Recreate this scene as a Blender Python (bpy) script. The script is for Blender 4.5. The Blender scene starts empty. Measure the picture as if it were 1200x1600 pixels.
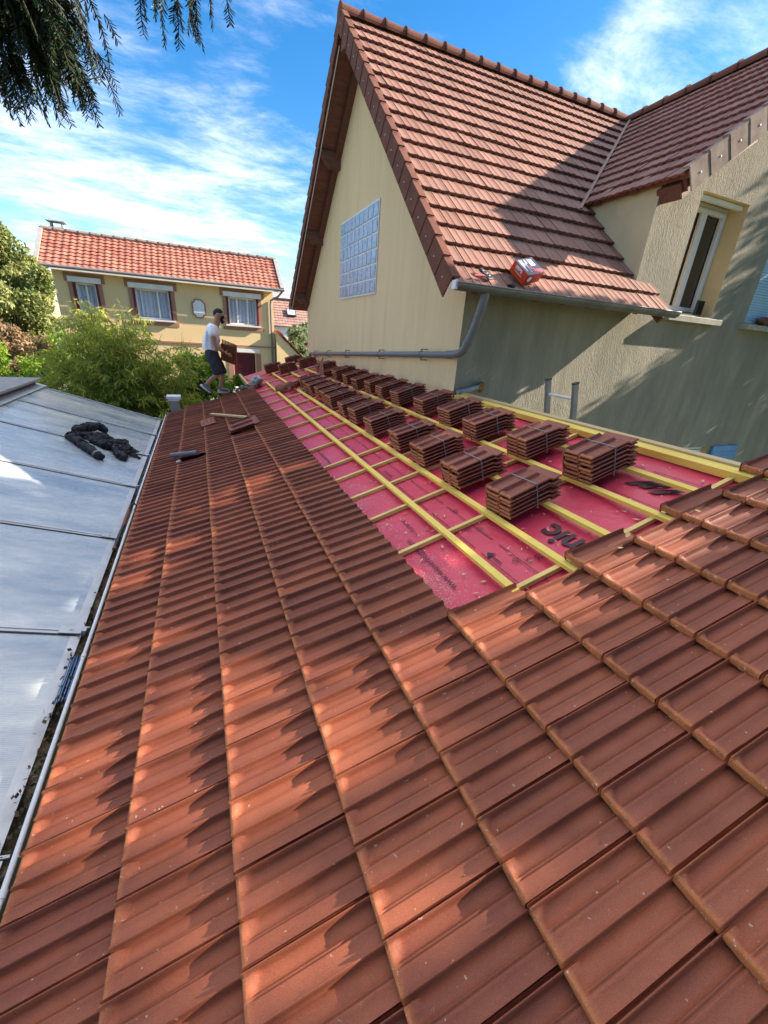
import bpy, math, random
import numpy as np
from mathutils import Vector, Matrix
random.seed(7)
RNG = np.random.default_rng(7)
sc = bpy.context.scene
COL = sc.collection
D2R = math.radians

# ------------------------------------------------------------------ camera
cam_d = bpy.data.cameras.new("camera"); cam = bpy.data.objects.new("camera", cam_d); COL.objects.link(cam)
Rr = Vector((0.920845616775531, -0.3844023793249485, 0.06540765119319153))
Rd = Vector((-0.0960211532968205, -0.38612639268019155, -0.9174346554361955))
Rf = Vector((0.3779196848337492, 0.8385351630343839, -0.3924735560137253))
CAM = Vector((0, 0, 4.5))
cam.matrix_world = Matrix(((Rr.x, -Rd.x, -Rf.x, CAM.x), (Rr.y, -Rd.y, -Rf.y, CAM.y), (Rr.z, -Rd.z, -Rf.z, CAM.z), (0, 0, 0, 1)))
cam_d.sensor_fit = 'HORIZONTAL'; cam_d.sensor_width = 36.0; cam_d.lens = 36.0 * 637.99 / 1200.0
cam_d.clip_start = 0.05; cam_d.clip_end = 2000
sc.camera = cam
# ------------------------------------------------------------------ light
SK, SM = 5.0, 2.94
SUN = Vector((SK, -1.0, SM)).normalized()
EL = math.asin(SUN.z); AZ = math.atan2(SUN.x, SUN.y)
sun_d = bpy.data.lights.new("sun", 'SUN'); sun = bpy.data.objects.new("sun", sun_d); COL.objects.link(sun)
sun_d.energy = 5.0; sun_d.angle = D2R(0.5); sun_d.color = (1.0, 0.93, 0.82)
sun.rotation_euler = (-SUN).to_track_quat('-Z', 'Y').to_euler()
sun.location = (30, -5, 20)
world = bpy.data.worlds.new("World"); sc.world = world; world.use_nodes = True
def build_world():
    nt = world.node_tree; N = nt.nodes; L = nt.links
    for n in list(N): N.remove(n)
    out = N.new('ShaderNodeOutputWorld'); bg = N.new('ShaderNodeBackground'); bg.inputs['Strength'].default_value = 0.15
    sky = N.new('ShaderNodeTexSky'); sky.sky_type = 'NISHITA'; sky.sun_disc = False
    sky.sun_elevation = EL; sky.sun_rotation = AZ; sky.air_density = 1.0; sky.dust_density = 0.4; sky.ozone_density = 2.5
    hs = N.new('ShaderNodeHueSaturation'); hs.inputs['Saturation'].default_value = 1.42; hs.inputs['Value'].default_value = 0.66
    L.new(sky.outputs[0], hs.inputs['Color'])
    tc = N.new('ShaderNodeTexCoord')
    # flatten the view direction onto a cloud layer: (x, y) / (z + c)
    sep = N.new('ShaderNodeSeparateXYZ'); L.new(tc.outputs['Generated'], sep.inputs[0])
    zc = N.new('ShaderNodeMath'); zc.operation = 'MAXIMUM'; zc.inputs[1].default_value = 0.0; L.new(sep.outputs[2], zc.inputs[0])
    za = N.new('ShaderNodeMath'); za.operation = 'ADD'; za.inputs[1].default_value = 0.12; L.new(zc.outputs[0], za.inputs[0])
    cx = N.new('ShaderNodeMath'); cx.operation = 'DIVIDE'; L.new(sep.outputs[0], cx.inputs[0]); L.new(za.outputs[0], cx.inputs[1])
    cy = N.new('ShaderNodeMath'); cy.operation = 'DIVIDE'; L.new(sep.outputs[1], cy.inputs[0]); L.new(za.outputs[0], cy.inputs[1])
    cb = N.new('ShaderNodeCombineXYZ'); L.new(cx.outputs[0], cb.inputs[0]); L.new(cy.outputs[0], cb.inputs[1])
    mp = N.new('ShaderNodeMapping'); mp.inputs['Rotation'].default_value = (0, 0, 0.5); mp.inputs['Scale'].default_value = (1.0, 1.7, 1.0)
    mp.inputs['Location'].default_value = (3.3, 1.2, 0)
    L.new(cb.outputs[0], mp.inputs['Vector'])
    def noise(scale, detail, rough, dist=0.0):
        n = N.new('ShaderNodeTexNoise'); n.inputs['Scale'].default_value = scale; n.inputs['Detail'].default_value = detail
        n.inputs['Roughness'].default_value = rough; n.inputs['Distortion'].default_value = dist; L.new(mp.outputs[0], n.inputs['Vector']); return n
    n1 = noise(1.3, 12, 0.66, 0.35); n2 = noise(4.5, 10, 0.72, 0.6)
    mixn = N.new('ShaderNodeMath'); mixn.operation = 'MULTIPLY_ADD'; mixn.inputs[1].default_value = 0.35
    L.new(n2.outputs[0], mixn.inputs[0]); L.new(n1.outputs[0], mixn.inputs[2])
    # cloud banks; unseen ones overhead and west are added for their light (direction, cosine radius, gain)
    acc = mixn
    for d, r0, gain in (((0.67, 0.62, 0.395), 0.990, 0.15), ((0.57, 0.72, 0.385), 0.996, 0.11), ((0.80, 0.48, 0.42), 0.99, 0.16), ((0.1, 0.25, 0.96), 0.72, 0.75), ((-0.9, 0.45, 0.35), 0.86, 0.30), ((0.1, -0.9, 0.4), 0.6, -0.15),
                        ((-0.05, 0.975, 0.25), 0.965, 0.10), ((0.12, 0.96, 0.25), 0.985, 0.07), ((0.05, 0.975, 0.19), 0.985, 0.04), ((-0.17, 0.96, 0.20), 0.985, 0.06),
                        ((0.15, 0.90, 0.42), 0.975, -0.10), ((0.45, 0.78, 0.50), 0.97, -0.18), ((-0.05, 0.90, 0.40), 0.985, -0.10), ((0.30, 0.88, 0.36), 0.985, -0.10), ((0.74, 0.55, 0.46), 0.992, -0.10)):
        dn = Vector(d).normalized()
        dot = N.new('ShaderNodeVectorMath'); dot.operation = 'DOT_PRODUCT'; dot.inputs[1].default_value = dn; L.new(tc.outputs['Generated'], dot.inputs[0])
        mr = N.new('ShaderNodeMapRange'); mr.interpolation_type = 'SMOOTHSTEP'; mr.inputs['From Min'].default_value = r0; mr.inputs['From Max'].default_value = 1.0
        mr.inputs['To Min'].default_value = 0; mr.inputs['To Max'].default_value = gain; L.new(dot.outputs['Value'], mr.inputs['Value'])
        ad = N.new('ShaderNodeMath'); ad.operation = 'ADD'; L.new(acc.outputs[0], ad.inputs[0]); L.new(mr.outputs[0], ad.inputs[1]); acc = ad
    cr = N.new('ShaderNodeMapRange'); cr.interpolation_type = 'SMOOTHSTEP'; cr.inputs['From Min'].default_value = 0.58; cr.inputs['From Max'].default_value = 1.24; cr.inputs['To Max'].default_value = 0.86
    L.new(acc.outputs[0], cr.inputs['Value'])
    mx = N.new('ShaderNodeMixRGB'); L.new(cr.outputs[0], mx.inputs['Fac']); L.new(hs.outputs[0], mx.inputs['Color1']); mx.inputs['Color2'].default_value = (5.6, 5.9, 6.3, 1)
    L.new(mx.outputs[0], bg.inputs['Color']); L.new(bg.outputs[0], out.inputs['Surface'])
build_world()
sc.view_settings.view_transform = 'Standard'; sc.view_settings.look = 'None'; sc.view_settings.gamma = 1.0
sc.view_settings.exposure = 1.5
sc.view_settings.use_white_balance = True; sc.view_settings.white_balance_temperature = 7000; sc.view_settings.white_balance_tint = 16
sc.render.resolution_x = 768; sc.render.resolution_y = 1024
sc.cycles.max_bounces = 6; sc.cycles.diffuse_bounces = 4; sc.cycles.glossy_bounces = 3; sc.cycles.transparent_max_bounces = 8
sc.cycles.sample_clamp_indirect = 6.0

# ------------------------------------------------------------------ helpers
class MB:
    """collects polygons and builds one mesh"""
    def __init__(s): s.v = []; s.f = []; s.n = 0; s.mi = []; s.at = []
    def add(s, V, F, mi=0, at=None):
        V = np.asarray(V, float).reshape(-1, 3); F = np.asarray(F, int)
        s.v.append(V); s.f.append(F + s.n); s.n += len(V); s.mi.append(np.full(len(F), mi))
        s.at.append(np.tile(np.array([0.5, 0, 0, 1.0]), (len(V), 1)) if at is None else np.asarray(at, float)); return s
    def box(s, c, size, R=None, mi=0, at=None):
        hx, hy, hz = np.array(size) / 2.0
        P = np.array([[-hx, -hy, -hz], [hx, -hy, -hz], [hx, hy, -hz], [-hx, hy, -hz], [-hx, -hy, hz], [hx, -hy, hz], [hx, hy, hz], [-hx, hy, hz]])
        if R is not None: P = P @ np.array(R).T
        return s.add(P + np.array(c), [[0, 3, 2, 1], [4, 5, 6, 7], [0, 1, 5, 4], [1, 2, 6, 5], [2, 3, 7, 6], [3, 0, 4, 7]], mi, None if at is None else np.tile(at, (8, 1)))
    def beam(s, p0, p1, w, h, up=(0, 0, 1), mi=0):
        p0 = np.array(p0, float); p1 = np.array(p1, float); d = p1 - p0; L = np.linalg.norm(d); d = d / L
        a = np.cross(np.array(up, float), d); a /= np.linalg.norm(a); b = np.cross(d, a)
        return s.box((p0 + p1) / 2, (L, w, h), np.stack([d, a, b], 1), mi)
    def tube(s, pts, r, n=10, mi=0, cap=True):
        pts = np.array(pts, float); m = len(pts); r = np.full(m, r) if np.isscalar(r) else np.array(r)
        V = []; ref = None
        for i in range(m):
            d = pts[min(i + 1, m - 1)] - pts[max(i - 1, 0)]; d = d / (np.linalg.norm(d) + 1e-12)
            if ref is None:
                ref = np.array([0, 0, 1.0]) if abs(d[2]) < 0.9 else np.array([1.0, 0, 0])
            a = np.cross(ref, d); a /= np.linalg.norm(a) + 1e-12; b = np.cross(d, a); ref = np.cross(a, d) * -1 if False else b
            for k in range(n):
                t = 2 * math.pi * k / n; V.append(pts[i] + r[i] * (math.cos(t) * a + math.sin(t) * b))
        F = []
        for i in range(m - 1):
            for k in range(n):
                k2 = (k + 1) % n; F.append([i * n + k, i * n + k2, (i + 1) * n + k2, (i + 1) * n + k])
        s.add(V, F, mi)
        if cap:
            for i, rev in ((0, True), (m - 1, False)):
                ring = [V[i * n + k] for k in range(n)]; c = pts[i]
                V2 = ring + [c]; F2 = [[k, (k + 1) % n, n] for k in range(n)]
                if rev: F2 = [f[::-1] for f in F2]
                s.add(V2, F2, mi)
        return s
    def poly(s, P, mi=0): return s.add(P, [list(range(len(P)))], mi)
    def prism(s, P, d, mi=0):
        P = np.array(P, float); n = len(P); d = np.array(d, float)
        s.add(P, [list(range(n))[::-1]], mi); s.add(P + d, [list(range(n))], mi)
        s.add(np.vstack([P, P + d]), [[i, (i + 1) % n, n + (i + 1) % n, n + i] for i in range(n)], mi); return s
    def build(s, name, mats, parent=None, smooth=False, attr=False):
        me = bpy.data.meshes.new(name)
        V = np.vstack(s.v); me.vertices.add(len(V)); me.vertices.foreach_set('co', V.ravel())
        tot = []; lv = []
        for F in s.f:
            tot.append(np.full(len(F), F.shape[1])); lv.append(F.ravel())
        tot = np.concatenate(tot); lv = np.concatenate(lv)
        me.loops.add(len(lv)); me.loops.foreach_set('vertex_index', lv.astype(np.int32))
        me.polygons.add(len(tot)); st = np.concatenate([[0], np.cumsum(tot)[:-1]])
        me.polygons.foreach_set('loop_start', st.astype(np.int32)); me.polygons.foreach_set('loop_total', tot.astype(np.int32))
        me.polygons.foreach_set('material_index', np.concatenate(s.mi).astype(np.int32))
        me.polygons.foreach_set('use_smooth', np.full(len(tot), smooth))
        if attr:
            a = me.color_attributes.new('tone', 'FLOAT_COLOR', 'POINT'); a.data.foreach_set('color', np.vstack(s.at).ravel())
        me.update(calc_edges=True); me.validate()
        for m in (mats if isinstance(mats, (list, tuple)) else [mats]): me.materials.append(m)
        o = bpy.data.objects.new(name, me); COL.objects.link(o)
        if parent is not None: o.parent = parent
        return o

def tag(o, label=None, cat=None, group=None, kind=None):
    if label: o['label'] = label
    if cat: o['category'] = cat
    if group: o['group'] = group
    if kind: o['kind'] = kind
    return o
def empty(name, label, cat, loc=(0, 0, 0), group=None):
    o = bpy.data.objects.new(name, None); COL.objects.link(o); o.location = loc; o.empty_display_size = 0.1
    return tag(o, label, cat, group)
def part(mb, name, mats, parent, smooth=False, attr=False):
    """mesh authored in world coordinates, parented to an Empty that stands at its base"""
    o = mb.build(name, mats, None, smooth, attr); o.parent = parent
    m = parent.matrix_basis if parent.parent is None else parent.parent.matrix_basis @ parent.matrix_basis
    o.matrix_parent_inverse = m.inverted() if parent.type == 'EMPTY' else Matrix.Identity(4)
    return o
def bevel(o, w=0.005, seg=2):
    b = o.modifiers.new('bevel', 'BEVEL'); b.width = w; b.segments = seg; b.limit_method = 'ANGLE'; return o

# ------------------------------------------------------------------ materials
def new_mat(name):
    m = bpy.data.materials.new(name); m.use_nodes = True; nt = m.node_tree
    return m, nt, nt.nodes, nt.links, nt.nodes['Principled BSDF']
def pm(name, c1, c2=None, scale=4.0, rough=0.7, bump=0.0, bscale=40.0, metal=0.0, stretch=(1, 1, 1), c3=None, s3=1.2, t3=(0.55, 0.75),
       spec=0.4, detail=6, bstretch=None, rot=(0, 0, 0), bdist=0.02, rvar=0.0):
    m, nt, N, L, B = new_mat(name)
    B.inputs['Roughness'].default_value = rough; B.inputs['Metallic'].default_value = metal; B.inputs['Specular IOR Level'].default_value = spec
    tc = N.new('ShaderNodeTexCoord')
    def mapn(st):
        mp = N.new('ShaderNodeMapping'); mp.inputs['Scale'].default_value = st; mp.inputs['Rotation'].default_value = rot; L.new(tc.outputs['Object'], mp.inputs[0]); return mp
    mp = mapn(stretch)
    def noise(s, mpn, d=detail, r=0.6):
        n = N.new('ShaderNodeTexNoise'); n.inputs['Scale'].default_value = s; n.inputs['Detail'].default_value = d; n.inputs['Roughness'].default_value = r
        L.new(mpn.outputs[0], n.inputs['Vector']); return n
    n1 = noise(scale, mp)
    rp_ = N.new('ShaderNodeMapRange'); rp_.inputs['From Min'].default_value = 0.3; rp_.inputs['From Max'].default_value = 0.7; L.new(n1.outputs[0], rp_.inputs[0])
    mx = N.new('ShaderNodeMixRGB'); mx.inputs[1].default_value = (*c1, 1); mx.inputs[2].default_value = (*(c2 or [x * 0.75 for x in c1]), 1)
    L.new(rp_.outputs[0], mx.inputs[0]); last = mx
    if c3:
        n3 = noise(s3, mp, 8, 0.7); r3 = N.new('ShaderNodeMapRange'); r3.inputs['From Min'].default_value = t3[0]; r3.inputs['From Max'].default_value = t3[1]
        L.new(n3.outputs[0], r3.inputs[0]); m3 = N.new('ShaderNodeMixRGB'); L.new(r3.outputs[0], m3.inputs[0]); L.new(last.outputs[0], m3.inputs[1]); m3.inputs[2].default_value = (*c3, 1); last = m3
    L.new(last.outputs[0], B.inputs['Base Color'])
    if rvar:
        rr = N.new('ShaderNodeMapRange'); rr.inputs['To Min'].default_value = rough - rvar; rr.inputs['To Max'].default_value = rough + rvar; L.new(n1.outputs[0], rr.inputs[0]); L.new(rr.outputs[0], B.inputs['Roughness'])
    if bump:
        mb_ = mapn(bstretch or stretch); nb = noise(bscale, mb_, 5, 0.65); bp = N.new('ShaderNodeBump'); bp.inputs['Strength'].default_value = bump; bp.inputs['Distance'].default_value = bdist
        L.new(nb.outputs[0], bp.inputs['Height']); L.new(bp.outputs[0], B.inputs['Normal'])
    m['base'] = 1
    return m
def tile_mat(name, a, b, edge, rough=0.62, spec=0.35, moss=None, bump=0.35, dust=None, chips=False):
    """clay: colour varies from tile to tile (tone.r), bare clay on the front edge (tone.g), speckles"""
    m, nt, N, L, B = new_mat(name); B.inputs['Roughness'].default_value = rough; B.inputs['Specular IOR Level'].default_value = spec
    at = N.new('ShaderNodeAttribute'); at.attribute_name = 'tone'; sp = N.new('ShaderNodeSeparateColor'); L.new(at.outputs['Color'], sp.inputs[0])
    tc = N.new('ShaderNodeTexCoord')
    def noise(s, d=6, r=0.6):
        n = N.new('ShaderNodeTexNoise'); n.inputs['Scale'].default_value = s; n.inputs['Detail'].default_value = d; n.inputs['Roughness'].default_value = r; L.new(tc.outputs['Object'], n.inputs['Vector']); return n
    n1 = noise(7.0, 5, 0.55)
    ad = N.new('ShaderNodeMath'); ad.operation = 'MULTIPLY_ADD'; ad.inputs[1].default_value = 0.9; L.new(n1.outputs[0], ad.inputs[0]); L.new(sp.outputs[0], ad.inputs[2])
    r1 = N.new('ShaderNodeMapRange'); r1.inputs['From Min'].default_value = 0.35; r1.inputs['From Max'].default_value = 1.5; L.new(ad.outputs[0], r1.inputs[0])
    mx = N.new('ShaderNodeMixRGB'); mx.inputs[1].default_value = (*a, 1); mx.inputs[2].default_value = (*b, 1); L.new(r1.outputs[0], mx.inputs[0]); last = mx
    if moss:
        n3 = noise(2.3, 8, 0.75); r3 = N.new('ShaderNodeMapRange'); r3.inputs['From Min'].default_value = 0.5; r3.inputs['From Max'].default_value = 0.8; r3.inputs['To Max'].default_value = 0.7; L.new(n3.outputs[0], r3.inputs[0])
        m3 = N.new('ShaderNodeMixRGB'); L.new(r3.outputs[0], m3.inputs[0]); L.new(last.outputs[0], m3.inputs[1]); m3.inputs[2].default_value = (*moss, 1); last = m3
    ne = noise(30, 4, 0.6); me_ = N.new('ShaderNodeMath'); me_.operation = 'MULTIPLY'; me_.use_clamp = True
    re = N.new('ShaderNodeMapRange'); re.inputs['From Min'].default_value = 0.2; re.inputs['From Max'].default_value = 0.55; L.new(ne.outputs[0], re.inputs[0]); L.new(re.outputs[0], me_.inputs[0]); L.new(sp.outputs[1], me_.inputs[1])
    m4 = N.new('ShaderNodeMixRGB'); L.new(me_.outputs[0], m4.inputs[0]); L.new(last.outputs[0], m4.inputs[1]); m4.inputs[2].default_value = (*edge, 1); last = m4
    if dust:
        nd = noise(55, 2, 0.5); rd = N.new('ShaderNodeMapRange'); rd.inputs['From Min'].default_value = 0.72; rd.inputs['From Max'].default_value = 0.78; L.new(nd.outputs[0], rd.inputs[0])
        m5 = N.new('ShaderNodeMixRGB'); L.new(rd.outputs[0], m5.inputs[0]); L.new(last.outputs[0], m5.inputs[1]); m5.inputs[2].default_value = (*dust, 1); last = m5
    if chips:
        # grain, darker smoked clouds and pale chips along the front edge
        ng = noise(420, 2, 0.7); rg_ = N.new('ShaderNodeMapRange'); rg_.inputs['From Min'].default_value = 0.3; rg_.inputs['From Max'].default_value = 0.7; rg_.inputs['To Min'].default_value = 0.72; rg_.inputs['To Max'].default_value = 1.22; L.new(ng.outputs[0], rg_.inputs[0])
        nk = noise(3.1, 5, 0.6); rk = N.new('ShaderNodeMapRange'); rk.inputs['From Min'].default_value = 0.4; rk.inputs['From Max'].default_value = 0.7; rk.inputs['To Min'].default_value = 1.06; rk.inputs['To Max'].default_value = 0.80; L.new(nk.outputs[0], rk.inputs[0])
        mu = N.new('ShaderNodeMath'); mu.operation = 'MULTIPLY'; L.new(rg_.outputs[0], mu.inputs[0]); L.new(rk.outputs[0], mu.inputs[1])
        vm = N.new('ShaderNodeVectorMath'); vm.operation = 'SCALE'; L.new(last.outputs[0], vm.inputs[0]); L.new(mu.outputs[0], vm.inputs['Scale'])
        nc = noise(85, 3, 0.6); rc = N.new('ShaderNodeMapRange'); rc.inputs['From Min'].default_value = 0.655; rc.inputs['From Max'].default_value = 0.69; L.new(nc.outputs[0], rc.inputs[0])
        mc = N.new('ShaderNodeMath'); mc.operation = 'MULTIPLY'; mc.use_clamp = True; L.new(rc.outputs[0], mc.inputs[0]); L.new(sp.outputs[1], mc.inputs[1])
        m6 = N.new('ShaderNodeMixRGB'); L.new(mc.outputs[0], m6.inputs[0]); L.new(vm.outputs[0], m6.inputs[1]); m6.inputs[2].default_value = (0.62, 0.50, 0.42, 1); last = m6
    L.new(last.outputs[0], B.inputs['Base Color'])
    nb = noise(220, 3, 0.6); bp = N.new('ShaderNodeBump'); bp.inputs['Strength'].default_value = bump; bp.inputs['Distance'].default_value = 0.002
    L.new(nb.outputs[0], bp.inputs['Height']); L.new(bp.outputs[0], B.inputs['Normal'])
    nr = noise(12, 4, 0.6); rr = N.new('ShaderNodeMapRange'); rr.inputs['To Min'].default_value = rough - 0.12; rr.inputs['To Max'].default_value = rough + 0.12; L.new(nr.outputs[0], rr.inputs[0]); L.new(rr.outputs[0], B.inputs['Roughness'])
    return m
def leaf_mat(name, a, b, trans=0.35, rough=0.5):
    m, nt, N, L, B = new_mat(name); B.inputs['Roughness'].default_value = rough; B.inputs['Specular IOR Level'].default_value = 0.3
    at = N.new('ShaderNodeAttribute'); at.attribute_name = 'tone'; sp = N.new('ShaderNodeSeparateColor'); L.new(at.outputs['Color'], sp.inputs[0])
    mx = N.new('ShaderNodeMixRGB'); mx.inputs[1].default_value = (*a, 1); mx.inputs[2].default_value = (*b, 1); L.new(sp.outputs[0], mx.inputs[0]); L.new(mx.outputs[0], B.inputs['Base Color'])
    tr = N.new('ShaderNodeBsdfTranslucent'); L.new(mx.outputs[0], tr.inputs['Color']); ms = N.new('ShaderNodeMixShader'); ms.inputs[0].default_value = trans
    out = N['Material Output']; L.new(B.outputs[0], ms.inputs[1]); L.new(tr.outputs[0], ms.inputs[2]); L.new(ms.outputs[0], out.inputs['Surface'])
    return m
M = {}
M['tile'] = tile_mat('clay_tile', (0.205, 0.059, 0.033), (0.345, 0.100, 0.048), (0.50, 0.165, 0.055), rough=0.62, spec=0.28, dust=(0.5, 0.36, 0.28), chips=True)
M['tile_stack'] = tile_mat('clay_tile_new', (0.225, 0.066, 0.040), (0.30, 0.090, 0.052), (0.46, 0.165, 0.07), rough=0.6)
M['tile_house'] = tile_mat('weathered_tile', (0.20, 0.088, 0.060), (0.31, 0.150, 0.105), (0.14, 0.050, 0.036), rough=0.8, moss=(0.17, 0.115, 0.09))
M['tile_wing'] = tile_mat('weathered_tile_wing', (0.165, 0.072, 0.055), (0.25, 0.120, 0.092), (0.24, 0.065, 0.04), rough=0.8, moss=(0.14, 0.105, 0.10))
M['tile_far'] = tile_mat('old_red_tile', (0.27, 0.075, 0.048), (0.42, 0.165, 0.11), (0.20, 0.055, 0.038), rough=0.75, moss=(0.42, 0.24, 0.18))
M['tile_brown'] = pm('plain_brown_tile', (0.22, 0.12, 0.10), (0.15, 0.08, 0.07), 9, 0.8)
M['verge'] = pm('verge_tile_clay', (0.19, 0.075, 0.048), (0.12, 0.048, 0.034), 6, 0.85, spec=0.15, bump=0.3, bscale=90, bdist=0.004)
M['verge_grey'] = pm('verge_plate_weathered', (0.36, 0.29, 0.24), (0.20, 0.15, 0.125), 5, 0.95, spec=0.05, bump=0.3, bscale=30, bdist=0.004)
M['membrane'] = None
M['pine'] = pm('yellow_pine', (0.90, 0.67, 0.14), (0.76, 0.53, 0.10), 3, 0.65, stretch=(4, 0.6, 4), c3=(0.48, 0.36, 0.10), s3=5, t3=(0.62, 0.72), bump=0.2, bscale=60, bdist=0.003)
M['pine_cut'] = pm('treated_pine_counter', (0.84, 0.62, 0.20), (0.62, 0.44, 0.15), 3, 0.7, stretch=(0.6, 4, 4), c3=(0.34, 0.24, 0.10), s3=4, t3=(0.6, 0.75))
M['pine_pale'] = pm('pale_plank', (0.62, 0.47, 0.24), (0.50, 0.36, 0.17), 4, 0.7, stretch=(5, 0.5, 5))
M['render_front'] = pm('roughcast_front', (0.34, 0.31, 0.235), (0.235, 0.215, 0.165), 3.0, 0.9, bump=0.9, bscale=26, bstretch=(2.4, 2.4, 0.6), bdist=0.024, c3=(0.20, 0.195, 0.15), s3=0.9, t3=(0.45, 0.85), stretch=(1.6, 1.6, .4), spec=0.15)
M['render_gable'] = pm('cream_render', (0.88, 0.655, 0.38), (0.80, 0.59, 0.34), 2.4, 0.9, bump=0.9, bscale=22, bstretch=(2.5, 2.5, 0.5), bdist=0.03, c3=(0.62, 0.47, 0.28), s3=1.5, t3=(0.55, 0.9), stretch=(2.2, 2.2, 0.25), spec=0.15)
M['render_smooth'] = pm('smooth_sand_render', (0.62, 0.50, 0.29), (0.52, 0.42, 0.25), 2.5, 0.9, bump=0.2, bscale=60, bdist=0.004, spec=0.15)
M['wood_dark'] = pm('brown_stained_wood', (0.20, 0.085, 0.055), (0.11, 0.045, 0.032), 5, 0.6, stretch=(0.5, 6, 6), bump=0.3, bscale=20, bstretch=(0.4, 8, 8), bdist=0.006)
M['soffit'] = None
M['zinc'] = pm('zinc_gutter', (0.20, 0.20, 0.20), (0.12, 0.12, 0.125), 4, 0.45, metal=0.55, c3=(0.30, 0.26, 0.22), s3=3, t3=(0.6, 0.8))
M['pvc'] = pm('grey_pvc_pipe', (0.17, 0.175, 0.18), (0.13, 0.135, 0.14), 3, 0.42)
M['alu'] = pm('aluminium', (0.60, 0.60, 0.58), (0.46, 0.46, 0.45), 8, 0.45, metal=0.25, c3=(0.36, 0.34, 0.30), s3=3, t3=(0.55, 0.8))
M['white'] = pm('white_paint', (0.78, 0.78, 0.76), (0.66, 0.66, 0.65), 3, 0.5, c3=(0.45, 0.43, 0.40), s3=4, t3=(0.65, 0.85))
M['pvc_white'] = pm('white_pvc_frame', (0.62, 0.63, 0.64), (0.55, 0.56, 0.57), 3, 0.35)
M['dark'] = pm('black_plastic', (0.015, 0.015, 0.017), (0.03, 0.03, 0.033), 5, 0.4)
M['blackness'] = pm('dark_interior', (0.012, 0.011, 0.010), (0.02, 0.018, 0.016), 2, 0.9)
M['stone_sill'] = pm('concrete_sill', (0.40, 0.38, 0.30), (0.28, 0.27, 0.21), 9, 0.85, bump=0.4, bscale=50, bdist=0.004, c3=(0.15, 0.15, 0.11), s3=6, t3=(0.55, 0.75))
M['blue_shutter'] = pm('blue_shutter_paint', (0.08, 0.27, 0.50), (0.06, 0.21, 0.42), 3, 0.5)
M['pale_shutter'] = pm('pale_blue_slats', (0.36, 0.58, 0.72), (0.30, 0.50, 0.64), 3, 0.5)
M['burgundy'] = pm('burgundy_paint', (0.14, 0.012, 0.022), (0.10, 0.01, 0.018), 3, 0.5)
M['far_wall'] = pm('ochre_render', (0.78, 0.57, 0.30), (0.72, 0.52, 0.27), 0.8, 0.9, c3=(0.64, 0.47, 0.26), s3=0.5)
M['far_surround'] = pm('terracotta_surround', (0.40, 0.20, 0.13), (0.34, 0.17, 0.11), 2, 0.85)
M['curtain'] = pm('net_curtain', (0.55, 0.60, 0.68), (0.28, 0.32, 0.38), 2.2, 0.8, stretch=(7, 7, 0.3))
M['concrete'] = pm('grey_concrete', (0.32, 0.31, 0.29), (0.22, 0.215, 0.20), 6, 0.9, bump=0.5, bscale=30, bdist=0.01)
M['bark'] = pm('bark', (0.10, 0.075, 0.055), (0.06, 0.045, 0.035), 8, 0.9, bump=0.6, bscale=15, bdist=0.02)
M['grass'] = pm('lawn', (0.05, 0.085, 0.025), (0.08, 0.09, 0.04), 1.5, 0.95, c3=(0.12, 0.10, 0.06), s3=0.4)
M['rust'] = pm('rusty_orange_foam', (0.45, 0.19, 0.05), (0.22, 0.09, 0.03), 20, 0.9, bump=0.8, bscale=40, bdist=0.02)
M['litter'] = pm('rotting_leaves', (0.07, 0.075, 0.045), (0.22, 0.12, 0.06), 30, 0.95, bump=1.0, bscale=35, bdist=0.02, c3=(0.05, 0.06, 0.025), s3=9, t3=(0.5, 0.6))
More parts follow.
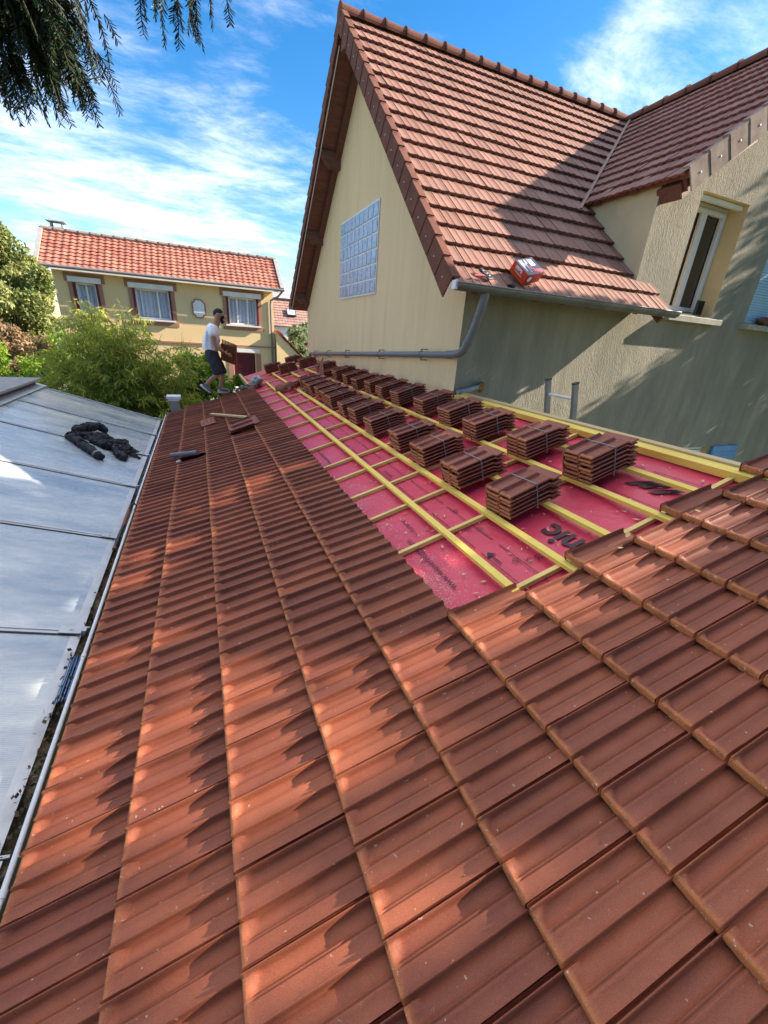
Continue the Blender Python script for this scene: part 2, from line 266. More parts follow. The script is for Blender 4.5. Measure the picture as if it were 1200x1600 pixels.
def poly_mat():
    m, nt, N, L, B = new_mat('twin_wall_polycarbonate')
    tc = N.new('ShaderNodeTexCoord')
    def noise(s, st, d=6):
        mp = N.new('ShaderNodeMapping'); mp.inputs['Scale'].default_value = st; L.new(tc.outputs['Object'], mp.inputs[0])
        n = N.new('ShaderNodeTexNoise'); n.inputs['Scale'].default_value = s; n.inputs['Detail'].default_value = d; n.inputs['Roughness'].default_value = 0.65; L.new(mp.outputs[0], n.inputs['Vector']); return n
    n1 = noise(2.0, (0.5, 1.3, 0.5)); r1 = N.new('ShaderNodeMapRange'); r1.inputs['From Min'].default_value = 0.35; r1.inputs['From Max'].default_value = 0.65; L.new(n1.outputs[0], r1.inputs[0])
    mx = N.new('ShaderNodeMixRGB'); mx.inputs[1].default_value = (0.26, 0.31, 0.35, 1); mx.inputs[2].default_value = (0.60, 0.61, 0.54, 1); L.new(r1.outputs[0], mx.inputs[0])
    n2 = noise(4, (1, 3, 1), 9); r2 = N.new('ShaderNodeMapRange'); r2.inputs['From Min'].default_value = 0.58; r2.inputs['From Max'].default_value = 0.8; r2.inputs['To Max'].default_value = 0.6; L.new(n2.outputs[0], r2.inputs[0])
    m2 = N.new('ShaderNodeMixRGB'); L.new(r2.outputs[0], m2.inputs[0]); L.new(mx.outputs[0], m2.inputs[1]); m2.inputs[2].default_value = (0.22, 0.23, 0.20, 1)
    L.new(m2.outputs[0], B.inputs['Base Color'])
    rr = N.new('ShaderNodeMapRange'); rr.inputs['To Min'].default_value = 0.12; rr.inputs['To Max'].default_value = 0.42; L.new(n2.outputs[0], rr.inputs[0]); L.new(rr.outputs[0], B.inputs['Roughness'])
    B.inputs['Specular IOR Level'].default_value = 0.9; B.inputs['Coat Weight'].default_value = 0.7; B.inputs['Coat Roughness'].default_value = 0.15
    wv = N.new('ShaderNodeTexWave'); wv.wave_type = 'BANDS'; wv.bands_direction = 'Y'; wv.inputs['Scale'].default_value = 28; L.new(tc.outputs['Object'], wv.inputs['Vector'])
    ad = N.new('ShaderNodeMath'); ad.operation = 'MULTIPLY_ADD'; ad.inputs[1].default_value = 2.5; L.new(n1.outputs[0], ad.inputs[0]); L.new(wv.outputs['Fac'], ad.inputs[2])
    bp = N.new('ShaderNodeBump'); bp.inputs['Strength'].default_value = 0.25; bp.inputs['Distance'].default_value = 0.003; L.new(ad.outputs[0], bp.inputs['Height']); L.new(bp.outputs[0], B.inputs['Normal'])
    return m
M['poly'] = poly_mat()
def membrane_mat():
    m, nt, N, L, B = new_mat('red_underlay'); B.inputs['Roughness'].default_value = 0.42; B.inputs['Specular IOR Level'].default_value = 0.5
    tc = N.new('ShaderNodeTexCoord')
    def noise(s, d=6, r=0.6):
        n = N.new('ShaderNodeTexNoise'); n.inputs['Scale'].default_value = s; n.inputs['Detail'].default_value = d; n.inputs['Roughness'].default_value = r; L.new(tc.outputs['Object'], n.inputs['Vector']); return n
    n1 = noise(1.6); mx = N.new('ShaderNodeMixRGB'); mx.inputs[1].default_value = (0.55, 0.034, 0.085, 1); mx.inputs[2].default_value = (0.76, 0.058, 0.090, 1); L.new(n1.outputs[0], mx.inputs[0])
    # sawdust: fine specks whose density follows a broad patch on the lower battens
    nd = noise(90, 3, 0.7); nb = noise(2.6, 8, 0.75)
    geo = N.new('ShaderNodeSeparateXYZ'); L.new(tc.outputs['Object'], geo.inputs[0])
    gy = N.new('ShaderNodeMapRange'); gy.interpolation_type = 'SMOOTHSTEP'; gy.inputs['From Min'].default_value = 5.4; gy.inputs['From Max'].default_value = 3.4; L.new(geo.outputs[1], gy.inputs[0])
    gx = N.new('ShaderNodeMapRange'); gx.interpolation_type = 'SMOOTHSTEP'; gx.inputs['From Min'].default_value = 1.75; gx.inputs['From Max'].default_value = 1.1; L.new(geo.outputs[0], gx.inputs[0])
    mg = N.new('ShaderNodeMath'); mg.operation = 'MULTIPLY'; L.new(gy.outputs[0], mg.inputs[0]); L.new(gx.outputs[0], mg.inputs[1])
    a1 = N.new('ShaderNodeMath'); a1.operation = 'MULTIPLY_ADD'; a1.inputs[1].default_value = 0.55; L.new(nb.outputs[0], a1.inputs[0]); L.new(nd.outputs[0], a1.inputs[2])
    a2 = N.new('ShaderNodeMath'); a2.operation = 'MULTIPLY_ADD'; a2.inputs[1].default_value = 0.16; L.new(mg.outputs[0], a2.inputs[0]); L.new(a1.outputs[0], a2.inputs[2])
    r = N.new('ShaderNodeMapRange'); r.inputs['From Min'].default_value = 0.99; r.inputs['From Max'].default_value = 1.13; r.inputs['To Max'].default_value = 0.62; L.new(a2.outputs[0], r.inputs[0])
    m2 = N.new('ShaderNodeMixRGB'); L.new(r.outputs[0], m2.inputs[0]); L.new(mx.outputs[0], m2.inputs[1]); m2.inputs[2].default_value = (0.62, 0.50, 0.38, 1)
    L.new(m2.outputs[0], B.inputs['Base Color'])
    n5 = noise(7, 5, 0.6); bp = N.new('ShaderNodeBump'); bp.inputs['Strength'].default_value = 0.5; bp.inputs['Distance'].default_value = 0.03; L.new(n5.outputs[0], bp.inputs['Height']); L.new(bp.outputs[0], B.inputs['Normal'])
    return m
M['membrane'] = membrane_mat()
M['ink'] = pm('black_print', (0.035, 0.006, 0.012), (0.05, 0.01, 0.018), 4, 0.5)
def soffit_mat():
    m = pm('soffit_boards', (0.24, 0.10, 0.065), (0.13, 0.055, 0.038), 4, 0.6, stretch=(0.6, 7, 7))
    nt = m.node_tree; N = nt.nodes; L = nt.links; B = N['Principled BSDF']
    tc = N.new('ShaderNodeTexCoord'); wv = N.new('ShaderNodeTexWave'); wv.bands_direction = 'Y'; wv.wave_profile = 'SAW'; wv.inputs['Scale'].default_value = 2.6; L.new(tc.outputs['Object'], wv.inputs['Vector'])
    bp = N.new('ShaderNodeBump'); bp.inputs['Strength'].default_value = 1.0; bp.inputs['Distance'].default_value = 0.03; L.new(wv.outputs['Fac'], bp.inputs['Height']); L.new(bp.outputs[0], B.inputs['Normal'])
    return m
M['soffit'] = soffit_mat()
def glass_mat(name, c, rough=0.05):
    m, nt, N, L, B = new_mat(name); B.inputs['Base Color'].default_value = (*c, 1); B.inputs['Roughness'].default_value = rough; B.inputs['Specular IOR Level'].default_value = 0.9
    return m
M['pane_dark'] = glass_mat('dark_window_glass', (0.02, 0.018, 0.015), 0.04)
def block_mat():
    m = pm('glass_block', (0.15, 0.25, 0.38), (0.46, 0.55, 0.64), 16, 0.12, bump=0.6, bscale=14, bdist=0.02, spec=0.9); return m
M['block'] = block_mat()

# ------------------------------------------------------------------ roof frame of the low extension
TH = D2R(17.898289); VX = np.array([math.cos(TH), 0, math.sin(TH)]); NX = np.array([-math.sin(TH), 0, math.cos(TH)]); Z0 = 2.97294
def rp(s, y, h=0.0): return np.array([s * VX[0] + NX[0] * h, y, Z0 + s * VX[2] + NX[2] * h])
RM = np.stack([VX, np.array([0, 1.0, 0]), NX], 1)      # columns: up-slope, along, normal
TW, TG = 0.225, 0.3660
S0, Y0 = 1.036, 0.915
ZS = 1.75; HC = 0.018; HF = 0.0125 * ZS
def prof_cols():
    """(u, z, edge-depth) columns across one tile, u in 0..1 towards the near side"""
    tail = [(0.50, 0), (0.52, .0065), (0.545, .0090), (0.575, .0040), (0.605, .0105), (0.64, .0118), (0.69, .0095), (0.90, .0105), (0.985, .0125)]
    q1 = [(0.0, .0120), (0.008, -.011), (0.080, -.011), (0.086, HC - .001), (0.105, HC), (0.122, HC - .001), (0.138, .0085), (0.155, .0025), (0.19, .0), (0.36, 0)] + tail
    q2 = [(0.0, .0130), (0.02, .0145), (0.045, .0140), (0.060, .0085), (0.078, -.0030), (0.105, -.0030), (0.15, .0), (0.34, 0)] + tail
    out = [(q / 2, z, q) for q, z in q1] + [(0.5 + q / 2, z, q) for q, z in q2]
    return out
COLS = prof_cols()
def tile_grid(L, solid=False, thick=0.012, rows=None):
    bs = rows or [0.0, 0.004, 0.012, 0.020, 0.028, 0.037, 0.047, 0.058, 0.070, 0.09, L]
    nU = len(COLS); P = []; E = []
    # front face rows
    us = np.array([c[0] for c in COLS]); zs = np.array([c[1] for c in COLS]); qs = np.array([c[2] for c in COLS])
    def zat(b):
        b0 = 0.012 + 0.050 * np.clip(1 - qs / 0.34, 0, 1) ** 1.6
        t = np.clip((b - b0) / 0.014, 0, 1); t = t * t * (3 - 2 * t)
        lipz = np.maximum(zs, 0.0108 + 0.004 * np.clip(1 - qs / .14, 0, 1) * (us < .4))
        z = np.where(zs < -0.001, zs, lipz * (1 - t) + zs * t)
        if b < 0.006: z = z - (0.006 - b) ** 2 * 60 - (0.0015 if b == 0 else 0)
        return z
    zb = zat(0.0)
    bump = 0.004 * (np.sin(us * 4 * math.pi) > 0.2)
    P.append(np.stack([us, np.full(nU, -0.001), -0.016 + bump], 1)); E.append(np.full(nU, 1.0))
    for b in bs:
        P.append(np.stack([us, np.full(nU, b), zat(b)], 1)); E.append(np.full(nU, 1.0 if b < 0.006 else (0.42 if b < 0.013 else (0.10 if b < 0.021 else 0.0))))
    nR = len(P); P = np.vstack(P); E = np.concatenate(E)
    F = []
    for r in range(nR - 1):
        for c in range(nU - 1):
            F.append([r * nU + c, (r + 1) * nU + c, (r + 1) * nU + c + 1, r * nU + c + 1])
    P[:, 2] = np.where(P[:, 1] < -.0005, P[:, 2], P[:, 2] * ZS); P[:, 2] -= HF
    return P, np.array(F), E, nU, nR
# local tile coordinates (u along -Y, b up-slope, z normal) -> world
def tile_world(P, s, y, dz=0.0, lift=0.028, w=TW, tilt=0.0, yaw=0.0):
    b = P[:, 1]; a = P[:, 0] * w
    h = P[:, 2] - lift * b / TG + dz + tilt * (a - w / 2)
    ss = s + b + yaw * a; yy = y - a + yaw * b
    return np.outer(ss, VX) + np.outer(yy, [0, 1.0, 0]) + np.outer(h, NX) + np.array([0, 0, Z0])

ext = empty('extension_building', 'low extension with a half re-tiled clay roof, red underlay and yellow battens showing', 'building', (0, 4, 0))
def build_tiles():
    mb = MB(); P, F, E, nU, nR = tile_grid(TG + 0.035)
    for c in range(-5, 7):
        s = S0 + c * TG if c < 1 else (0, 1.415, 1.765, 2.115, 2.455, 2.79, 3.12)[c]
        off = 0.5 if c % 2 else 0.0
        if c <= -1: t0, t1 = -43, 14
        else: t0, t1 = -2, 11
        for t in range(t0, t1):
            y = Y0 - TW * (t + off)
            if c <= -1 and y > 10.02: continue
            if c == -4 and 5.72 < y < 6.02: continue       # the slipped tile
            if c == -2 and 6.25 < y < 6.52: continue
            if s > 3.3: continue
            r = RNG.uniform(0, 1); tone = np.stack([np.full(len(P), r), E, np.zeros(len(P)), np.ones(len(P))], 1)
            W_ = tile_world(P, s + RNG.normal(0, .0012), y + RNG.normal(0, .0008), RNG.normal(0, .0008), tilt=RNG.normal(0, .004), yaw=RNG.normal(0, .0018))
            mb.add(W_, F[:, ::-1], 0, tone)
    return part(mb, 'tile_covering', M['tile'], ext, True, True)
build_tiles()

def roof_box(mb, s0, s1, y0, y1, h0, h1, mi=0):
    c = rp((s0 + s1) / 2, (y0 + y1) / 2, (h0 + h1) / 2); mb.box(c, (abs(s1 - s0), abs(y1 - y0), abs(h1 - h0)), RM, mi)
HB = -0.050       # top of battens
HM = HB - 0.027 - 0.030   # underlay
mem = None
def build_underlay():
    global mem
    mb = MB()
    # slightly sagging sheet between the rafters
    ss = np.linspace(-0.72, 3.12, 60); ys = np.concatenate([np.linspace(-1.5, 10.0, 150)]); G = []
    def grid(ss, ys):
        n, m = len(ss), len(ys); P = []
        for s in ss:
            for y in ys:
                sag = -0.006 * abs(math.sin(y * math.pi / 0.6)) + 0.0015 * math.sin(s * 9 + y * 3)
                P.append(rp(s, y, HM + sag))
        mb.add(P, [[i * m + j, (i + 1) * m + j, (i + 1) * m + j + 1, i * m + j + 1] for i in range(n - 1) for j in range(m - 1)])
    grid(ss, ys)
    grid(np.linspace(1.02, 3.12, 40), np.linspace(10.0, 12.85, 40))
    mem = part(mb, 'underlay', M['membrane'], ext, True)
build_underlay()
def batten(s, y0, y1, w=0.042, t=0.027):
    mb = MB(); roof_box(mb, s - w / 2, s + w / 2, y0, y1, HB - t, HB); return part(mb, 'batten', M['pine'], ext)
for s, y0 in ((1.42, 1.33), (1.755, 1.27), (2.10, 1.30), (2.44, 1.27), (2.79, 1.30)):
    batten(s, y0, 12.8 if s > 1.5 else 10.3)
mb = MB(); roof_box(mb, 3.085, 3.155, 1.1, 4.62, HB - 0.05, HB + 0.004); part(mb, 'batten', M['pine'], ext)
mb = MB(); roof_box(mb, 3.16, 3.20, 0.9, 4.62, HB - 0.13, HB + 0.018); part(mb, 'fascia_board', M['pine_pale'], ext)
for i, y in enumerate((1.375, 2.07, 2.60, 3.05, 3.52, 3.93, 4.60, 5.2, 5.87, 6.5, 7.2, 7.95, 8.75, 9.45, 10.3, 11.1, 11.9)):
    mb = MB(); roof_box(mb, (-0.6 if y < 10 else 1.06), 3.08, y - 0.014, y + 0.014, HM + 0.001, HB - 0.0275); part(mb, 'counter_batten', M['pine_cut'], ext)
mb = MB()
# deck and walls below
P = [rp(-0.70, 0, HM - 0.03), rp(3.14, 0, HM - 0.03), rp(3.14, 0, HM - 0.16), rp(-0.70, 0, HM - 0.16)]
P = [p + np.array([0, -1.6, 0]) for p in P]; mb.prism(P, (0, 11.6, 0)); part(mb, 'roof_deck', M['pine_pale'], ext)
mb = MB(); P = [rp(1.05, 10.003, HM - 0.03), rp(3.14, 10.003, HM - 0.03), rp(3.14, 10.003, HM - 0.16), rp(1.05, 10.003, HM - 0.16)]; mb.prism(P, (0, 2.85, 0)); part(mb, 'roof_deck', M['pine_pale'], ext)
mb = MB()
for (x0, x1, y0, y1) in ((-0.62, -0.47, -1.5, 9.9), (2.78, 2.93, -1.5, 4.55)):
    zt = Z0 + x0 / math.cos(TH) * math.sin(TH) - 0.27; mb.box(((x0 + x1) / 2, (y0 + y1) / 2, zt / 2), (x1 - x0, y1 - y0, zt))
mb.prism([(-0.46, 9.75, 0), (2.77, 9.75, 0), (2.77, 9.75, 3.55), (-0.46, 9.75, 2.52)], (0, 0.14, 0))
mb.prism([(-0.46, -1.5, 0), (2.77, -1.5, 0), (2.77, -1.5, 3.55), (-0.46, -1.5, 2.52)], (0, 0.14, 0))
part(mb, 'wall', M['render_smooth'], ext)
# board closing the step at the far end, and the mortar heap beside it
mb = MB(); roof_box(mb, 1.0, 1.045, 10.05, 12.8, HM - 0.06, HM + 0.10); part(mb, 'edge_board', M['pine_pale'], ext)
def text_mesh(txt, size, s, y, parent, name='lettering', h=None, reverse=False, bold=0.0, right=False):
    cu = bpy.data.curves.new(name, 'FONT'); cu.body = txt; cu.size = size; cu.offset = bold
    if right: cu.align_x = 'RIGHT'
    to = bpy.data.objects.new(name, cu); COL.objects.link(to)
    dg = bpy.context.evaluated_depsgraph_get(); me = bpy.data.meshes.new_from_object(to.evaluated_get(dg)); bpy.data.objects.remove(to)
    V = np.array([v.co[:] for v in me.vertices]); F = [list(p.vertices) for p in me.polygons]
    hh = HM + 0.006 if h is None else h
    W_ = [rp(s - v[1], y + v[0], hh) for v in V]
    m2 = bpy.data.meshes.new(name); m2.from_pydata([tuple(p) for p in W_], [], F); m2.materials.append(M['ink'])
    o = bpy.data.objects.new(name, m2); COL.objects.link(o); o.parent = parent; o.matrix_parent_inverse = (parent.matrix_parent_inverse @ Matrix.Identity(4)).inverted() if False else Matrix.Identity(4)
    return o
text_mesh('koramic', 0.23, 2.015, 1.72, mem, bold=0.006, right=True)
text_mesh('www.wienerberger.com', 0.062, 1.225, 1.585, mem)
text_mesh('www.wienerberger.com', 0.052, 2.50, 1.45, mem)
text_mesh('www.wienerberger.com', 0.060, 1.20, 4.02, mem)
for s, y, t in ((1.745, 1.49, '20'), (1.685, 1.50, '15'), (1.63, 1.54, '10'), (1.66, 1.95, '15'), (1.60, 1.98, '-10'), (1.66, 2.25, '10'), (1.30, 2.2, '<- koramic'), (1.55, 3.2, 'koramic')):
    text_mesh(t, 0.055, s, y, mem)
def printed(mb, name):
    o = part(mb, name, M['ink'], ext); o.parent = mem; o.matrix_parent_inverse = Matrix.Identity(4)
for s in (1.50, 1.63, 2.55, 2.92):
    mb = MB()
    for y0 in np.arange(1.2, 9.6, 0.62): roof_box(mb, s - .0022, s + .0022, y0, y0 + 0.56, HM + 0.0055, HM + 0.0065)
    printed(mb, 'printed_line')
mb = MB(); s, y = 1.53, 1.74
mb.poly([rp(s, y, HM + .007), rp(s + .03, y - .045, HM + .007), rp(s - .03, y - .045, HM + .007)])
roof_box(mb, s - .004, s + .004, y - .14, y - .0455, HM + .0062, HM + .007); printed(mb, 'printed_arrow')
mb = MB()
# the slanted strokes of the mark
for k in range(3):
    y = 1.45 + k * 0.085; s1, s2 = (2.80, 2.68) if k != 1 else (2.85, 2.70)
    mb.poly([rp(s1, y, HM + .006), rp(s1, y + .06, HM + .006), rp(s2, y + .17, HM + .006), rp(s2, y + .11, HM + .006)])
mb.poly([rp(2.68, 1.28, HM + .006), rp(2.68, 1.34, HM + .006), rp(2.60, 1.46, HM + .006), rp(2.60, 1.40, HM + .006)])
o = part(mb, 'printed_marks', M['ink'], ext); o.parent = mem; o.matrix_parent_inverse = Matrix.Identity(4)

# ------------------------------------------------------------------ veranda with polycarbonate roof, gutter between
AL = D2R(18.7); PU = np.array([-math.cos(AL), 0, math.sin(AL)]); PN = np.array([math.sin(AL), 0, math.cos(AL)])
PM = np.stack([PU, np.array([0, 1.0, 0]), -PN], 1)
def gp(d, y, h=0.0): return np.array([-0.93, y, 2.56]) + PU * d + PN * h
ver = empty('veranda', 'veranda with weathered translucent polycarbonate roof left of the tiles', 'veranda', (-2, 4, 0))
BY = [-0.1, 1.33, 2.76, 4.19, 5.66, 7.12, 8.52, 9.96]
def gbox(mb, d0, d1, y0, y1, h0, h1, mi=0): mb.box(gp((d0 + d1) / 2, (y0 + y1) / 2, (h0 + h1) / 2), (abs(d1 - d0), abs(y1 - y0), abs(h1 - h0)), PM, mi)
for a, b in zip(BY[:-1], BY[1:]):
    mb = MB(); n = 24; DL = 2.03
    for k in range(1):
        gbox(mb, 0.0, DL, a + 0.012, b - 0.012, -0.016, 0.0)
    part(mb, 'roof_panel', M['poly'], ver)
for y in BY:
    mb = MB(); gbox(mb, -0.01, 2.05, y - 0.030, y + 0.030, 0.0015, 0.010); gbox(mb, 0.0, 2.04, y - 0.006, y + 0.006, 0.010, 0.017); b = part(mb, 'glazing_bar', M['alu'], ver)
    mb = MB(); gbox(mb, 0.0, 2.04, y - 0.040, y - 0.0305, 0.001, 0.006); q = part(mb, 'gasket', M['dark'], ver); q.parent = b; q.matrix_parent_inverse = Matrix.Identity(4)
    mb = MB(); gbox(mb, -0.02, 0.10, y - 0.036, y + 0.036, 0.0175, 0.021); gbox(mb, 0.03, 0.045, y - 0.008, y + 0.008, 0.021, 0.026)
    gbox(mb, -0.045, -0.022, y - 0.02, y + 0.02, -0.02, 0.03); gbox(mb, -0.06, 0.01, y + 0.040, y + 0.052, 0.004, 0.012)
    o = part(mb, 'end_clip', M['alu'], ver); o.parent = b; o.matrix_parent_inverse = Matrix.Identity(4)
mb = MB(); gbox(mb, -0.025, 0.002, -0.2, 10.0, -0.024, 0.0012); gbox(mb, -0.005, 0.03, -0.2, 10.0, 0.0005, 0.0014); part(mb, 'edge_profile', M['alu'], ver)
mb = MB(); mb.box((-0.975, 4.9, 2.475), (0.05, 10.2, 0.13)); part(mb, 'eaves_beam', M['white'], ver)
mb = MB(); gbox(mb, 1.96, 2.12, -0.2, 10.05, 0.0185, 0.032); part(mb, 'ridge_flashing', M['alu'], ver)
mb = MB()
for y in (0.0, 2.76, 5.66, 8.52, 9.93): mb.box((-1.06, y, 1.2), (0.09, 0.09, 2.4)); mb.box((-2.85, y, 1.55), (0.09, 0.09, 3.1))
part(mb, 'post', M['white'], ver)
mb = MB(); mb.box((-1.9, 9.94, 0.5), (1.8, 0.06, 1.0)); mb.box((-1.9, 9.94, 2.42), (1.8, 0.06, 0.06)); part(mb, 'end_wall', M['white'], ver)
shd = empty('flat_shed_roof', 'grey flat roof slab edge above the top left corner of the veranda panels', 'flat roof', (-4.6, 8.2, 0))
mb = MB(); mb.box((-4.75, 8.0, 3.36), (3.9, 3.9, 0.035)); part(mb, 'roof_slab', M['concrete'], shd)
mb = MB(); mb.box((-4.8, 8.0, 3.265), (3.8, 3.8, 0.15)); part(mb, 'roof_edge', M['wood_dark'], shd)
mb = MB(); mb.box((-4.85, 8.0, 1.55), (3.4, 3.6, 3.1)); part(mb, 'wall', M['render_smooth'], shd)

gut = empty('valley_gutter', 'narrow zinc gutter with white lip between the veranda panels and the tiles', 'gutter', (-0.86, 4, 2.5))
def gutter_profile(mb, y0, y1, z_l=2.60, z_r=2.70, mi=0):
    pts = [(-0.975, 2.545), (-0.955, 2.56), (-0.952, 2.50), (-0.935, 2.465), (-0.88, 2.45), (-0.825, 2.462), (-0.805, 2.50), (-0.800, 2.655)]
    n = len(pts); V = [(x, y0, z) for x, z in pts] + [(x, y1, z) for x, z in pts]
    mb.add(V, [[i, i + 1, n + i + 1, n + i] for i in range(n - 1)], mi)
mb = MB(); gutter_profile(mb, -1.0, 10.0); o = part(mb, 'trough', M['zinc'], gut); s_ = o.modifiers.new('solid', 'SOLIDIFY'); s_.thickness = 0.003
mb = MB(); mb.tube([(-0.800, -1.0, 2.665), (-0.800, 10.0, 2.665)], 0.0105, 10)
for y in (1.15, 2.35, 4.0, 5.6, 7.4): mb.tube([(-0.800, y, 2.665), (-0.800, y + 0.03, 2.665)], 0.0135, 10)
part(mb, 'gutter_lip', M['white'], gut, True)
mb = MB(); n = 1600; V = []; F = []
for k in range(n):
    y = RNG.uniform(0.2, 6.5); f = 1.0 - (y / 6.5) * 0.5
    if RNG.uniform() > (0.95 if y < 3.4 else 0.35 + 0.3 * math.sin(y * 5)): continue
    c = np.array([RNG.uniform(-0.915, -0.825), y, 2.505 + abs(RNG.normal(0, .025)) * (2.2 if y < 2.6 else 1.2)]); a = RNG.normal(size=3); a /= np.linalg.norm(a); b = np.cross(a, RNG.normal(size=3)); b /= np.linalg.norm(b)
    L_ = RNG.uniform(.012, .04); w = RNG.uniform(.003, .014); i = len(V); V += [c - a * L_ / 2, c + b * w, c + a * L_ / 2, c - b * w]; F.append([i, i + 1, i + 2, i + 3])
mb.add(V, F); tag(part(mb, 'leaf_litter', M['litter'], gut), kind='stuff')
mb = MB(); nn = 260
ys = np.linspace(0, 5.2, nn); V = []; 
for y in ys:
    for x in np.linspace(-0.948, -0.812, 7):
        V.append((x, y, 2.475 + 0.055 * (1 if y < 3.3 else 0.45) * (0.5 + 0.5 * math.sin(y * 9 + x * 30)) + RNG.uniform(0, .014)))
mb.add(V, [[i * 7 + j, i * 7 + j + 1, (i + 1) * 7 + j + 1, (i + 1) * 7 + j] for i in range(nn - 1) for j in range(6)]); o = part(mb, 'mud', M['litter'], gut, True); o['kind'] = 'stuff'

# ------------------------------------------------------------------ gabled house and its wing
hou = empty('gabled_house', 'cream rendered house with a steep tiled gable above the work area', 'house', (6, 7, 0))
RY, RZ = 8.5, 9.07
EY, EZ = 4.25, 5.10
BYE, BZE = 13.15, 5.12
VXG = 2.50                      # verge plane of the gable
def house_prof():
    out = [(0.0, .004), (0.012, -.010), (0.03, -.010), (0.045, .006), (0.10, .006), (0.15, .001), (0.30, 0), (0.42, .001), (0.47, .006), (0.53, .006), (0.58, .001), (0.72, 0), (0.86, .001), (0.93, .006), (0.99, .005)]
    return out
def pan_prof():
    return [(u, 0.022 * (0.5 + 0.5 * math.cos(2 * math.pi * (u - .25))) , ) for u in np.linspace(0, 1, 9)]
def roof_field(P0, u, v, nu, nv, w, g, prof, thick=0.026, lift=0.026, keep=None, ns=1.0, jit=0.0015, stagger=0.0, teeth=False, seed=3):
    rg = np.random.default_rng(seed)
    u = np.array(u, float); v = np.array(v, float); n = np.cross(u, v) * ns; n /= np.linalg.norm(n)
    us = np.array([p[0] for p in prof]); zs = np.array([p[1] for p in prof]); nU = len(us)
    rows = [(-.002, -thick), (0.0, -.003), (0.006, 0.0), (g + .02, 0.0)]
    P = []; E = []
    for b, dz in rows:
        z = zs + dz
        if dz == -thick and teeth: z = np.where((np.abs(us - .3) < .04) | (np.abs(us - .72) < .04), z + thick * .5, z)
        P.append(np.stack([us, np.full(nU, b), z], 1)); E.append(np.full(nU, 1.0 if b <= 0.0 else 0.0))
    P = np.vstack(P); E = np.concatenate(E); nR = len(rows)
    F = np.array([[r * nU + c, r * nU + c + 1, (r + 1) * nU + c + 1, (r + 1) * nU + c] for r in range(nR - 1) for c in range(nU - 1)])
    if ns < 0: F = F[:, ::-1]
    mb = MB()
    for j in range(nv):
        for i in range(nu):
            a0 = i + (stagger if j % 2 else 0.0)
            c = np.array(P0) + u * (a0 + .5) * w + v * (j + .5) * g
            if keep and not keep(c): continue
            a = (P[:, 0] + a0) * w + rg.normal(0, jit); b = P[:, 1] + j * g + rg.normal(0, jit * 1.3); h = P[:, 2] - lift * P[:, 1] / g + rg.normal(0, jit) + rg.normal(0, .0025) * (P[:, 0] - .5) * w / .2
            W_ = np.array(P0) + np.outer(a, u) + np.outer(b, v) + np.outer(h, n)
            mb.add(W_, F, 0, np.stack([np.full(len(P), rg.uniform()), E, np.zeros(len(P)), np.ones(len(P))], 1))
    return mb
fv = np.array([0, RY - EY, RZ - EZ]); FL = np.linalg.norm(fv); fv = fv / FL
ws = 0.75; wv = np.array([1.0, 0, ws]); wv /= np.linalg.norm(wv)
WX0, WZ0, WY0 = 5.54, 6.55, 4.25     # wing eave
WRX = 9.0; WRZ = WZ0 + ws * (WRX - WX0)
wplane = lambda p: WZ0 + ws * (p[0] - WX0)
fplane = lambda p: EZ + (RZ - EZ) / (RY - EY) * (p[1] - EY)
def keep_front(c):
    if c[0] > 5.95 and c[2] < 6.5: return False
    return c[2] > wplane(c) - 0.35 or c[0] < 5.97
NC = 18; GH = FL / NC
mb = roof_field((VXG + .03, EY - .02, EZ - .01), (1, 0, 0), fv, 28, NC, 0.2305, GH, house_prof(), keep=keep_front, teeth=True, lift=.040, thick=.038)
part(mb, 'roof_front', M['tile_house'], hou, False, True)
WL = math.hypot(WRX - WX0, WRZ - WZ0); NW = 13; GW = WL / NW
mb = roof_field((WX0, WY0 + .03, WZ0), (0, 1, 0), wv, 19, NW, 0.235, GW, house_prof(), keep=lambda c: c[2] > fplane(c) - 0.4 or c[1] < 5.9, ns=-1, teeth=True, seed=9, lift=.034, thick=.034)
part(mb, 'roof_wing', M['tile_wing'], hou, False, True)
# decks under the tiles
fn = np.cross([1, 0, 0], fv)
def slab(name, pts, d, mat): mb = MB(); mb.prism(pts, d); return part(mb, name, mat, hou)
def off(p, dn, n): return np.array(p, float) + np.array(n) * dn
fnn = np.array([0, -fv[2], fv[1]])
bl = np.array([0, BYE - RY, BZE - RZ]); bl /= np.linalg.norm(bl); bn = np.array([0, -bl[2], bl[1]])
A = [off((VXG + .03, EY + .06, EZ + .056), -.045, fnn), off((VXG + .03, RY, RZ), -.05, fnn)]
slab('soffit', [A[0], A[1], A[1] - fnn * .04, A[0] - fnn * .04], (3.38, 0, 0), M['soffit'])
R0 = np.array((VXG + .03, RY + .012, RZ)); B0 = np.array((VXG + .03, BYE, BZE))
slab('soffit', [R0 - bn * .05, B0 - bn * .05, B0 - bn * .09, R0 - bn * .09], (7.0, 0, 0), M['soffit'])
mb = roof_field((9.4, BYE, BZE), (-1, 0, 0), -bl, 29, 19, 0.236, np.linalg.norm(np.array([0, BYE - RY, RZ - BZE])) / 19, house_prof(), teeth=False, seed=5, ns=1)
part(mb, 'roof_back', M['tile_house'], hou, False, True)
wn = np.array([-wv[2], 0, wv[0]])
Wa = np.array((WX0 + .05, WY0 + .04, WZ0 + .0375)) - wn * .05; Wb = np.array((WRX, WY0 + .04, WRZ)) - wn * .05
slab('soffit', [Wa, Wb, Wb - wn * .04, Wa - wn * .04], (0, 8.5, 0), M['soffit'])
